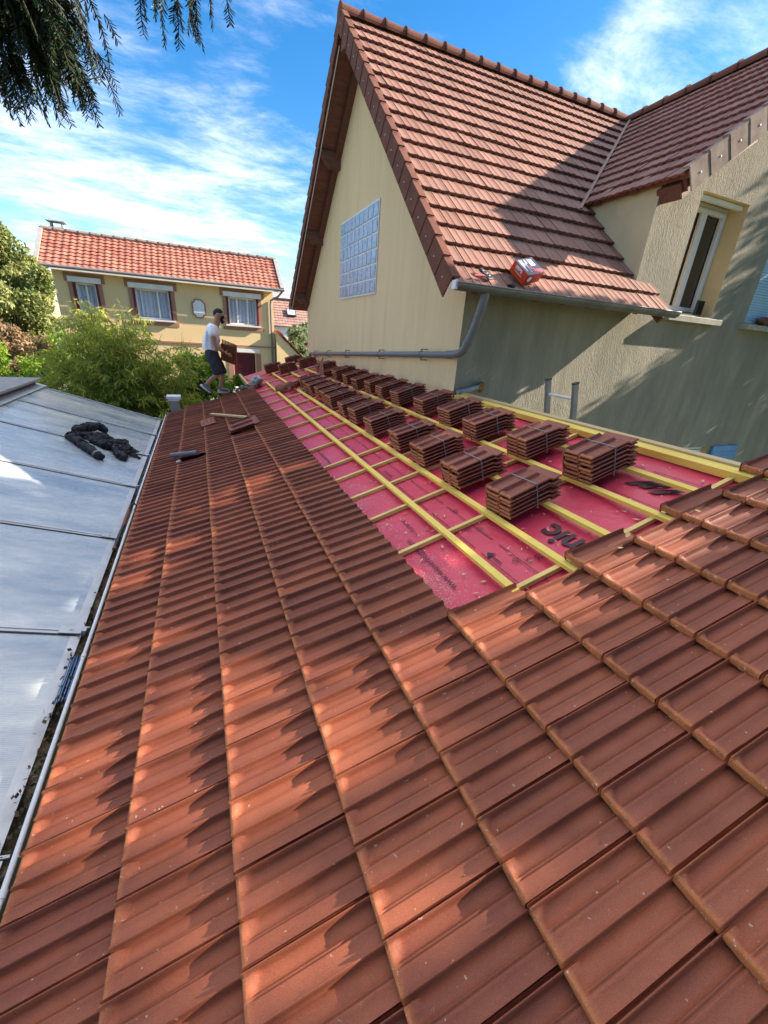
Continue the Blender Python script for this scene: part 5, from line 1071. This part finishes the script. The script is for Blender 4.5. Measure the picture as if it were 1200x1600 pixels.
mb.box(bc - BU * .1505 + BV * .02 + fnn * .038, (.001, .10, .022), BR); mb.box(bc - BU * .1505 + BV * .0 - fnn * .01, (.001, .12, .006), BR)
pts = [bc - BV * .1216 + BU * (-.07 + .035 * math.cos(t)) + fnn * (.0 + .030 * math.sin(t)) for t in np.linspace(0, 2 * math.pi, 20)[:-1]]; mb.poly(pts); part(mb, 'white_print', M['box_white'], bx)
mb = MB()
for (a, b) in ((.02, -.06), (.055, -.075), (.09, -.085), (.12, -.09), (-.01, -.03)): mb.box(bc + fnn * .0648 + BU * a + BV * b, (.026, .05, .001), BR)
part(mb, 'pink_print', M['box_pink'], bx)
cu = bpy.data.curves.new('t', 'FONT'); cu.body = 'index'; cu.size = .05; cu.offset = .002; to = bpy.data.objects.new('t', cu); COL.objects.link(to); me_ = bpy.data.meshes.new_from_object(to.evaluated_get(bpy.context.evaluated_depsgraph_get())); bpy.data.objects.remove(to)
Vt = [bc - BU * .1512 + BV * (-v.co.x + .07) + fnn * (v.co.y + .012) for v in me_.vertices]; m2 = bpy.data.meshes.new('lettering'); m2.from_pydata([tuple(v) for v in Vt], [], [list(p.vertices) for p in me_.polygons]); m2.materials.append(M['box_white']); o = bpy.data.objects.new('lettering', m2); COL.objects.link(o); o.parent = bx; o.matrix_parent_inverse = bx.matrix_basis.inverted()
tl = empty('pocket_tools', 'small dark glove and tools lying in the gutter end beside the red box', 'tools', (2.95, 4.35, 5.2))
c = np.array((2.98, EY, EZ)) + fv * .06 + fnn * .03
mb = MB(); mb.box(c + fv * .05, (.09, .13, .02), BR); mb.box(c + fv * .12 - u0 * .05, (.05, .05, .03), BR); bevel(part(mb, 'case', M['dark'], tl), .01)
mb = MB(); mb.tube([c - u0 * .20 + fnn * .01, c - u0 * .07 + fv * .02 + fnn * .01], .012, 8); mb.tube([c - u0 * .15 + fv * .03 + fnn * .012, c - u0 * .05 + fv * .0 + fnn * .012], .009, 8); part(mb, 'handle', M['box_pink'], tl, True)
mb = MB(); t = np.linspace(0, 2 * math.pi, 16); mb.tube([c + fv * (.045 + .02 * math.cos(a)) + u0 * .02 * math.sin(a) + fnn * .014 for a in t], .004, 6); part(mb, 'ring', M['alu'], tl, True)
gg = blob('work_glove', 'dark glove tucked in the gutter beside the red box', 'glove', np.array((3.28, EY, EZ)) + fv * .02 + fnn * .01, (.05, .035, .02), M['dark'], 9, 16)
# tool and hooks lying in the valley gutter
ht = empty('roofing_hammer', 'hand tool with black and brown handle lying in the valley gutter', 'hand tool', (-.87, 4.3, 2.66))
M['brown_handle'] = pm('brown_grip', (0.22, 0.075, 0.035), (0.14, 0.05, 0.03), 9, 0.5)
mb = MB(); mb.tube([(-.875, 3.90, 2.60), (-.868, 4.02, 2.615), (-.850, 4.24, 2.65)], [.015, .017, .012], 10); part(mb, 'grip', M['dark'], ht, True)
mb = MB(); mb.tube([(-.878, 3.87, 2.598), (-.875, 3.91, 2.602)], [.016, .016], 10); mb.tube([(-.850, 4.24, 2.65), (-.832, 4.42, 2.69), (-.822, 4.52, 2.71)], [.013, .015, .014], 10); part(mb, 'shaft', M['brown_handle'], ht, True)
mb = MB(); mb.tube([(-.822, 4.51, 2.71), (-.81, 4.60, 2.73), (-.785, 4.64, 2.725), (-.765, 4.62, 2.70)], [.014, .015, .010, .003], 8); part(mb, 'claw', M['dark'], ht, True)
M['blue_wire'] = pm('blue_steel_hooks', (0.10, 0.22, 0.42), (0.07, 0.15, 0.30), 6, 0.35, metal=.5)
hk = MB()
for k in range(5):
    x = -.905 + k * .017; z = 2.57 + .002 * k
    hk.tube([(x, 2.13, z), (x + .003, 2.12, z + .012), (x + .006, 2.13, z + .014), (x + .012, 2.44, z + .028), (x + .012, 2.47, z + .02), (x + .012, 2.45, z + .006)], .0036, 6)
tag(hk.build('wire_hooks', M['blue_wire'], None, True), 'bunch of bluish steel wire hooks lying in the valley gutter', 'wire hooks')

# ------------------------------------------------------------------ skinned figures
def skin(name, verts, edges, radii, mat, parent=None, sub=2, root=0, smooth=True):
    me = bpy.data.meshes.new(name); me.from_pydata([tuple(v) for v in verts], edges, []); o = bpy.data.objects.new(name, me); COL.objects.link(o)
    o.modifiers.new('s', 'SKIN'); sv = me.skin_vertices[0].data
    for i, r in enumerate(radii):
        sv[i].radius = (r, r) if np.isscalar(r) else r; sv[i].use_root = (i == root)
    o.modifiers['s'].use_smooth_shade = True; m = o.modifiers.new('sub', 'SUBSURF'); m.levels = sub; m.render_levels = sub
    dg = bpy.context.evaluated_depsgraph_get(); me2 = bpy.data.meshes.new_from_object(o.evaluated_get(dg)); bpy.data.objects.remove(o)
    me2.name = name; me2.materials.clear(); me2.materials.append(mat)
    for p in me2.polygons: p.use_smooth = smooth
    q = bpy.data.objects.new(name, me2); COL.objects.link(q)
    if parent: q.parent = parent; q.matrix_parent_inverse = parent.matrix_basis.inverted()
    return q
M['skin'] = pm('skin', (0.44, 0.225, 0.14), (0.38, 0.19, 0.115), 6, 0.5)
M['hair'] = pm('black_hair', (0.012, 0.009, 0.008), (0.02, 0.015, 0.012), 40, 0.7)
M['tshirt'] = pm('white_cotton', (0.90, 0.88, 0.88), (0.82, 0.80, 0.80), 6, 0.85, bump=.5, bscale=7, bdist=.02)
M['shorts'] = pm('charcoal_shorts', (0.045, 0.048, 0.055), (0.028, 0.03, 0.035), 7, 0.85, bump=.6, bscale=12, bdist=.02)
M['shoe'] = pm('grey_trainers', (0.10, 0.11, 0.12), (0.30, 0.31, 0.31), 18, 0.6)
M['sole'] = pm('white_sole', (0.72, 0.72, 0.70), (0.6, 0.6, 0.58), 6, 0.6)
man = empty('person', 'bearded man in white t-shirt and dark shorts carrying tiles at the far roof edge', 'person', (.38, 9.9, 3.14))
def person():
    # x to the right of the picture (he walks that way), near side = his right
    Y = 9.92; n_, f_ = -.0, .0
    def P(x, z, dy=0.0): return (x, Y + dy, z)
    V = []; E = []; Rr_ = []
    def add(p, r, parent=None):
        V.append(p); Rr_.append(r); i = len(V) - 1
        if parent is not None: E.append((parent, i))
        return i
    pel = add(P(.235, 3.985), (.115, .14)); ab = add(P(.235, 4.11), (.115, .13), pel); ch = add(P(.262, 4.27), (.125, .145), ab); uc = add(P(.295, 4.40), (.10, .14), ch); nk = add(P(.350, 4.500), .080, uc); nk2 = add(P(.388, 4.585), .070, nk)
    hd0 = add(P(.405, 4.635), (.088, .075), nk2); hd1 = add(P(.425, 4.70), (.105, .084), hd0); hd2 = add(P(.425, 4.765), (.085, .072), hd1)
    # near arm (his right)
    sh = add(P(.285, 4.425, -.165), .062, uc); e0 = add(P(.275, 4.28, -.215), .060, sh); el = add(P(.300, 4.125, -.225), .050, e0); fa = add(P(.385, 4.055, -.215), .050, el); wr = add(P(.470, 4.000, -.19), .027, fa); 
    sh2 = add(P(.285, 4.425, .165), .062, uc); e2 = add(P(.285, 4.28, .215), .05, sh2); el2 = add(P(.315, 4.125, .225), .043, e2); fa2 = add(P(.40, 4.03, .215), .038, el2); wr2 = add(P(.48, 3.95, .19), .027, fa2)
    # legs
    hF = add(P(.235, 3.93, .085), .092, pel); tF = add(P(.33, 3.73, .085), .080, hF); kF = add(P(.415, 3.54, .07), .055, tF); cF = add(P(.385, 3.40, .07), .052, kF); aF = add(P(.335, 3.235, .07), .034, cF)
    hR = add(P(.230, 3.93, -.085), .092, pel); tR = add(P(.275, 3.74, -.095), .080, hR); kR = add(P(.315, 3.545, -.10), .055, tR); cR = add(P(.190, 3.455, -.10), .054, kR); aR = add(P(.045, 3.315, -.10), .035, cR)
    pieces = [skin('p', V, E, Rr_, M['skin'], None, 2, pel)]
    def ell(c, r, tilt=0.0, fn=None, n=28):
        vs = []; 
        for i in range(n + 1):
            th = math.pi * i / n
            for j in range(n):
                ph = 2 * math.pi * j / n; d = np.array([math.sin(th) * math.cos(ph), math.sin(th) * math.sin(ph), math.cos(th)])
                q = d * np.array(r) * (fn(d) if fn is not None else 1.0); q = np.array([q[0] * math.cos(tilt) + q[2] * math.sin(tilt), q[1], -q[0] * math.sin(tilt) + q[2] * math.cos(tilt)])
                vs.append(np.array(c) + q)
        mb = MB(); mb.add(vs, np.array([[i * n + j, i * n + (j + 1) % n, (i + 1) * n + (j + 1) % n, (i + 1) * n + j] for i in range(n) for j in range(n)])[:, ::-1]); return mb
    HCn = P(.428, 4.698); hr = (.104, .078, .122); tl = .14
    headfn = lambda d: 1 - .16 * max(0, -d[2]) * (1 - .8 * max(0, d[0])) - .04 * max(0, d[0]) * max(0, d[2])
    pieces.append(ell(HCn, hr, tl, headfn).build('p', M['skin']))
    pieces.append(ell(P(.520, 4.692), (.020, .013, .026), .3).build('p', M['skin'])); pieces.append(ell(P(.508, 4.722), (.018, .040, .010), .1).build('p', M['skin']))
    pieces.append(ell(P(.505, 4.650), (.016, .024, .008)).build('p', M['skin']))
    for sg in (-1, 1): pieces.append(ell(P(.405, 4.690, sg * .080), (.022, .010, .032), -.2).build('p', M['skin']))
    # hands: palm, four bent fingers and a thumb, closed round the lower edge of the stack
    for sgn, w in ((-1, V[wr]), (1, V[wr2])):
        w = np.array(w); V2 = [w, w + (.035, -sgn * -.012, -.022), w + (.075, sgn * .004, -.045)]; E2 = [(0, 1), (1, 2)]; R2 = [.026, (.036, .020), (.034, .018)]
        for k, ln in enumerate((.030, .034, .032, .025)):
            dz = (k - 1.5) * .020; a_ = w + np.array([.085, sgn * .004, -.045 + dz]); b_ = a_ + np.array([.030, -sgn * .006, -.006]); c_ = b_ + np.array([ln * .7, -sgn * .022, -.012]); d_ = c_ + np.array([ln * .35, -sgn * .022, -.008])
            i = len(V2); V2 += [a_, b_, c_, d_]; E2 += [(2, i), (i, i + 1), (i + 1, i + 2), (i + 2, i + 3)]; R2 += [.0095, .009, .0085, .007]
        i = len(V2); V2 += [w + (.040, -sgn * .004, .012), w + (.068, -sgn * .014, .032), w + (.092, -sgn * .020, .038)]; E2 += [(1, i), (i, i + 1), (i + 1, i + 2)]; R2 += [.012, .0105, .009]
        pieces.append(skin('p', V2, E2, R2, M['skin'], None, 2, 1))
    def fuse(name, objs, vox, smooth_it, mat, keep=None):
        verts = []; faces = []
        for o in objs:
            n = len(verts); verts += [tuple(v.co) for v in o.data.vertices]; faces += [[n + i for i in p.vertices] for p in o.data.polygons]; bpy.data.objects.remove(o)
        me = bpy.data.meshes.new(name); me.from_pydata(verts, [], faces); o = bpy.data.objects.new(name, me); COL.objects.link(o)
        m = o.modifiers.new('r', 'REMESH'); m.mode = 'VOXEL'; m.voxel_size = vox; m2 = o.modifiers.new('s', 'SMOOTH'); m2.iterations = smooth_it; m2.factor = .5
        me2 = bpy.data.meshes.new_from_object(o.evaluated_get(bpy.context.evaluated_depsgraph_get())); bpy.data.objects.remove(o); me2.name = name; me2.materials.clear(); me2.materials.append(mat)
        for p in me2.polygons: p.use_smooth = True
        q = bpy.data.objects.new(name, me2); COL.objects.link(q); q.parent = man; q.matrix_parent_inverse = man.matrix_basis.inverted(); return q
    fuse('body', pieces, .0058, 3, M['skin'])
    def shell(name, scale, sel, mat, thick=1.0):
        n = 36; mb = MB(); vs = []; ok = []
        for i in range(n + 1):
            th = math.pi * i / n
            for j in range(n):
                ph = 2 * math.pi * j / n; d = np.array([math.sin(th) * math.cos(ph), math.sin(th) * math.sin(ph), math.cos(th)]); k_ = sel(d); ok.append(k_ > 0)
                q = d * np.array(hr) * headfn(d) * (1 + scale * min(1, max(k_, 0) * 4)) * (1.0 if k_ > 0 else .97); q = np.array([q[0] * math.cos(tl) + q[2] * math.sin(tl), q[1], -q[0] * math.sin(tl) + q[2] * math.cos(tl)]); vs.append(np.array(HCn) + q)
        F = [[i * n + j, i * n + (j + 1) % n, (i + 1) * n + (j + 1) % n, (i + 1) * n + j] for i in range(n) for j in range(n)]; F = [f[::-1] for f in F if sum(ok[q] for q in f) >= 2]
        mb.add(vs, np.array(F)); return part(mb, name, mat, man, True)
    shell('hair', .055, lambda d: (d[2] - .06 - .52 * max(0, d[0] + .1) + .25 * min(0, d[0]) * -1.0) , M['hair'])
    shell('beard', .13, lambda d: -d[2] * .9 + .55 * d[0] - .34 if d[2] < .08 else -1, M['hair'])
    part(ell(P(.492, 4.575), (.035, .036, .042), .2), 'beard', M['hair'], man, True)
    for s in (-1, 1):
        mb = MB(); mb.tube([P(.506, 4.712, s * .032), P(.516, 4.711, s * .030)], .010, 8); part(mb, 'eye', M['dark'], man, True)
        mb = MB(); mb.tube([P(.512, 4.732, s * .015), P(.508, 4.735, s * .045)], .006, 6); part(mb, 'eyebrow', M['hair'], man, True)
    # clothes
    T = [P(.222, 3.97), P(.215, 4.08), P(.240, 4.26), P(.282, 4.385), P(.338, 4.485), P(.285, 4.425, -.155), P(.274, 4.34, -.205), P(.272, 4.275, -.218), P(.285, 4.425, .155), P(.284, 4.34, .205), P(.287, 4.275, .218), P(.30, 4.10)]
    t_ = skin('p', T, [(0, 1), (1, 2), (2, 3), (3, 4), (3, 5), (5, 6), (6, 7), (3, 8), (8, 9), (9, 10), (1, 11)], [(.160, .175), (.165, .175), (.172, .185), (.145, .175), (.094, .105), .092, .088, .080, .092, .088, .080, (.13, .14)], M['tshirt'], None, 3, 2)
    t_ = fuse('t_shirt', [t_], .010, 6, M['tshirt'])
    S = [P(.225, 4.085), P(.225, 3.98), P(.24, 3.89, .085), P(.33, 3.73, .088), P(.405, 3.575, .078), P(.415, 3.53, .078), P(.232, 3.89, -.09), P(.272, 3.74, -.10), P(.312, 3.585, -.105), P(.318, 3.535, -.105)]
    s_1 = skin('p', S, [(0, 1), (1, 2), (2, 3), (3, 4), (4, 5), (1, 6), (6, 7), (7, 8), (8, 9)], [(.145, .160), (.165, .175), .135, .122, .108, .104, .135, .122, .108, .104], M['shorts'], None, 3, 1)
    s_1 = fuse('shorts', [s_1], .010, 5, M['shorts'])
    from mathutils import noise as mn
    for o, am, f in ((t_, .010, 9), (s_1, .013, 11)):
        for v in o.data.vertices: v.co += v.normal * am * (1 - 2 * abs(mn.noise(Vector((v.co.x * f, v.co.y * f, v.co.z * f * .6)))))
    def shoe(a, toe, up):
        a = np.array(a); toe = np.array(toe); d = toe - a; L_ = np.linalg.norm(d); d /= L_; u = np.array(up, float); u -= d * (u @ d); u /= np.linalg.norm(u)
        skin('shoe', [a + u * .05 + d * .02, a + u * .085 + d * .035, a + d * .10 + u * .052, a + d * .19 + u * .038, a + d * (L_ - .03) + u * .032], [(0, 1), (0, 2), (2, 3), (3, 4)], [(.044, .044), (.040, .042), (.045, .044), (.038, .047), (.026, .036)], M['shoe'], man, 2, 0)
        skin('sole', [a + u * .012 + d * .01, a + d * .14 + u * .012, a + d * (L_ - .02) + u * .016], [(0, 1), (1, 2)], [(.016, .042), (.016, .048), (.014, .036)] if abs(d[2]) < .3 else [.03, .034, .026], M['sole'], man, 1, 1)
    shoe(P(.262, 3.155, .07), P(.555, 3.165, .07), (0, 0, 1))
    shoe(P(-.075, 3.325, -.10), P(.150, 3.135, -.10), (.5, 0, 1))
person()
# the stack he carries
cM = Matrix.Translation((.455, 9.92 + .125, 3.815)) @ Matrix.Rotation(D2R(-100), 4, 'Y') @ Matrix.Rotation(D2R(0), 4, 'Z')
ax = Matrix(((-.20, 0, .98, 0), (0, 1, 0, 0), (.98, 0, .20, 0), (0, 0, 0, 1)))
cs = empty('carried_tiles', 'stack of clay tiles held against the belly by the bearded man', 'tile stack')
Mx = Matrix.Translation((.455, 9.80, 3.80)) @ Matrix(((-.12, 0, .993, 0), (0, 1, 0, 0), (.993, 0, .12, 0), (0, 0, 0, 1)))
# x axis of the tiles points up, tiles are stacked forward
Mx = Matrix.Translation((.395, 9.80, 3.86)) @ Matrix(((.15, 0, .89, 0), (0, 1, 0, 0), (.985, 0, -.44, 0), (0, 0, 0, 1)))
zx = Vector((.90, 0, -.42)).normalized(); xx = Vector((.42, 0, .90)).normalized()
xx = Vector((.06, 0, .998)).normalized(); yy = Vector((0, 1, 0)); zz = xx.cross(yy)
Mx = Matrix(((xx.x, yy.x, zz.x, .705), (xx.y, yy.y, zz.y, 9.80), (xx.z, yy.z, zz.z, 3.78), (0, 0, 0, 1)))
cs.matrix_basis = Mx
for k in range(10):
    o = bpy.data.objects.new('tile', tile_me[2 if k % 2 else 1]); COL.objects.link(o); o.parent = cs; o.matrix_basis = Matrix.Translation((k * .0085 - .05, .243, .02 + k * .030)) @ Matrix.Scale(.97, 4, (1, 0, 0))
# jacket on the veranda panels
def crumple(o, amp, f, seed, flat=None):
    from mathutils import noise as mn
    for v in o.data.vertices:
        p = v.co * f + Vector((seed, 0, 0)); n = mn.noise(p) ; r = 1 - abs(mn.noise(p * 1.9 + Vector((0, 3, 0)))) * 2
        v.co += v.normal * amp * (n * 1.1 + (r - .5) * .9 + .35 * mn.noise(p * 4.1))
    o.data.update()
def jacket():
    e = empty('black_jacket', 'crumpled black jacket with striped cuffs thrown on the veranda roof', 'jacket', tuple(gp(.65, 7.4)))
    M['cloth'] = pm('black_cloth', (0.018, 0.018, 0.020), (0.035, 0.034, 0.036), 8, 0.85, bump=1.0, bscale=9, bdist=.05, bstretch=(1, 1, 1))
    def G(x, y, h): # x world, on the panel plane
        d = (-.93 - x) / math.cos(AL); return tuple(gp(d, y, h))
    def piece(nm, V, E, Rr_, root=0, amp=.035, f=9, sd=0): o = skin(nm, V, E, Rr_, M['cloth'], e, 4, root); crumple(o, amp, f, sd)
    piece('body', [G(-1.84, 7.20, .03), G(-1.72, 7.45, .04), G(-1.58, 7.45, .05), G(-1.44, 7.30, .05), G(-1.32, 7.20, .05), G(-1.24, 7.00, .05), G(-1.18, 6.80, .04), G(-1.30, 7.45, .04), G(-1.60, 7.22, .045), G(-1.46, 7.08, .05), G(-1.34, 7.0, .045)], [(8, 1), (8, 9), (9, 10), (9, 4), (0, 1), (1, 2), (2, 3), (3, 4), (4, 5), (5, 6), (4, 7)], [(.11, .022), (.15, .03), (.14, .028), (.15, .03), (.16, .032), (.13, .028), (.09, .035), (.12, .04), (.12, .026), (.12, .028), (.10, .045)], 3, .034, 7.0, 1)
    piece('sleeve', [G(-1.87, 7.12, .04), G(-1.72, 6.88, .045), G(-1.55, 6.64, .045), G(-1.44, 6.48, .04), G(-1.37, 6.40, .035)], [(0, 1), (1, 2), (2, 3), (3, 4)], [.085, .070, .060, .050, .056], 1, .018, 6.5, 2)
    piece('sleeve', [G(-1.36, 7.18, .06), G(-1.28, 6.95, .06), G(-1.21, 6.72, .05), G(-1.15, 6.58, .035)], [(0, 1), (1, 2), (2, 3)], [.09, .075, .072, .05], 1, .022, 6, 3)
    piece('flap', [G(-1.28, 7.28, .05), G(-1.10, 7.12, .03), G(-1.00, 7.18, .012)], [(0, 1), (1, 2)], [(.09, .02), (.06, .016), (.012, .006)], 0, .012, 12, 4)
    piece('flap', [G(-1.22, 7.02, .05), G(-1.06, 6.90, .03), G(-.985, 6.86, .012)], [(0, 1), (1, 2)], [(.08, .02), (.05, .016), (.012, .006)], 0, .012, 12, 5)
    piece('hood', [G(-1.86, 7.35, .05), G(-1.74, 7.62, .09), G(-1.62, 7.80, .10), G(-1.52, 7.72, .05)], [(0, 1), (1, 2), (2, 3)], [.06, .07, .065, .05], 1, .025, 6, 6)
    a = np.array(G(-1.45, 6.50, .046)); b = np.array(G(-1.43, 6.475, .045)); mb = MB(); mb.tube([a, b], .058, 14); part(mb, 'cuff_stripe', M['alu_dark'], e, True)
jacket()

# wood chips and dry leaves scattered by the work
def debris():
    rg = np.random.default_rng(77); mb = MB(); V = []; F = []
    for k in range(300):
        s_ = rg.uniform(1.0, 3.05); y = 1.32 + abs(rg.normal(0, 1.6)) if rg.uniform() < .8 else rg.uniform(1.4, 8); 
        c = rp(s_, y, HM + .006 + rg.uniform(0, .004)); a = rg.uniform(0, 6.28); l = rg.uniform(.004, .022); w = rg.uniform(.002, .008)
        u = VX * math.cos(a) + np.array([0, math.sin(a), 0]); v = np.cross(NX, u); t = NX * rg.uniform(0, .006); i = len(V)
        V += [c - u * l, c + v * w + t, c + u * l, c - v * w]; F.append([i, i + 1, i + 2, i + 3])
    mb.add(V, F); o = mb.build('wood_chips', pm('pale_wood_chips', (.72, .56, .34), (.55, .38, .2), 30, .8)); tag(o, 'pale wood chips and sawdust strewn over the red underlay', 'wood chips', kind='stuff')
    leafm = pm('dry_leaf', (.55, .38, .14), (.36, .2, .07), 60, .8)
    for k, (s_, y, h, sz, lb) in enumerate(((2.10, 1.27, .006, .026, 'yellow dry leaf caught on a tile lip beside the open underlay'), (2.52, 1.20, .004, .018, 'small curled leaf on the tiles just before the top batten'), (1.99, 1.22, .004, .014, 'tiny brown leaf lying on a tile next to the large black print'))):
        c = rp(s_, y, h); a = 1.1 * k + .4; u = VX * math.cos(a) + np.array([0, math.sin(a), 0]); v = np.cross(NX, u); mb = MB(); n = 9; V = []
        for i in range(n):
            t = i / (n - 1); w = math.sin(math.pi * t) ** .8 * .45; e = NX * (.25 * (t - .5) ** 2)
            V += [c + (u * (t - .5) * 2 + v * w + e + NX * .22 * w) * sz, c + (u * (t - .5) * 2 + e) * sz, c + (u * (t - .5) * 2 - v * w + e + NX * .22 * w) * sz]
        F = []
        for i in range(n - 1): F += [[3 * i, 3 * i + 1, 3 * i + 4, 3 * i + 3], [3 * i + 1, 3 * i + 2, 3 * i + 5, 3 * i + 4]]
        mb.add(V, F); tag(mb.build('dry_leaf', leafm, None, True), lb, 'leaf')
debris()
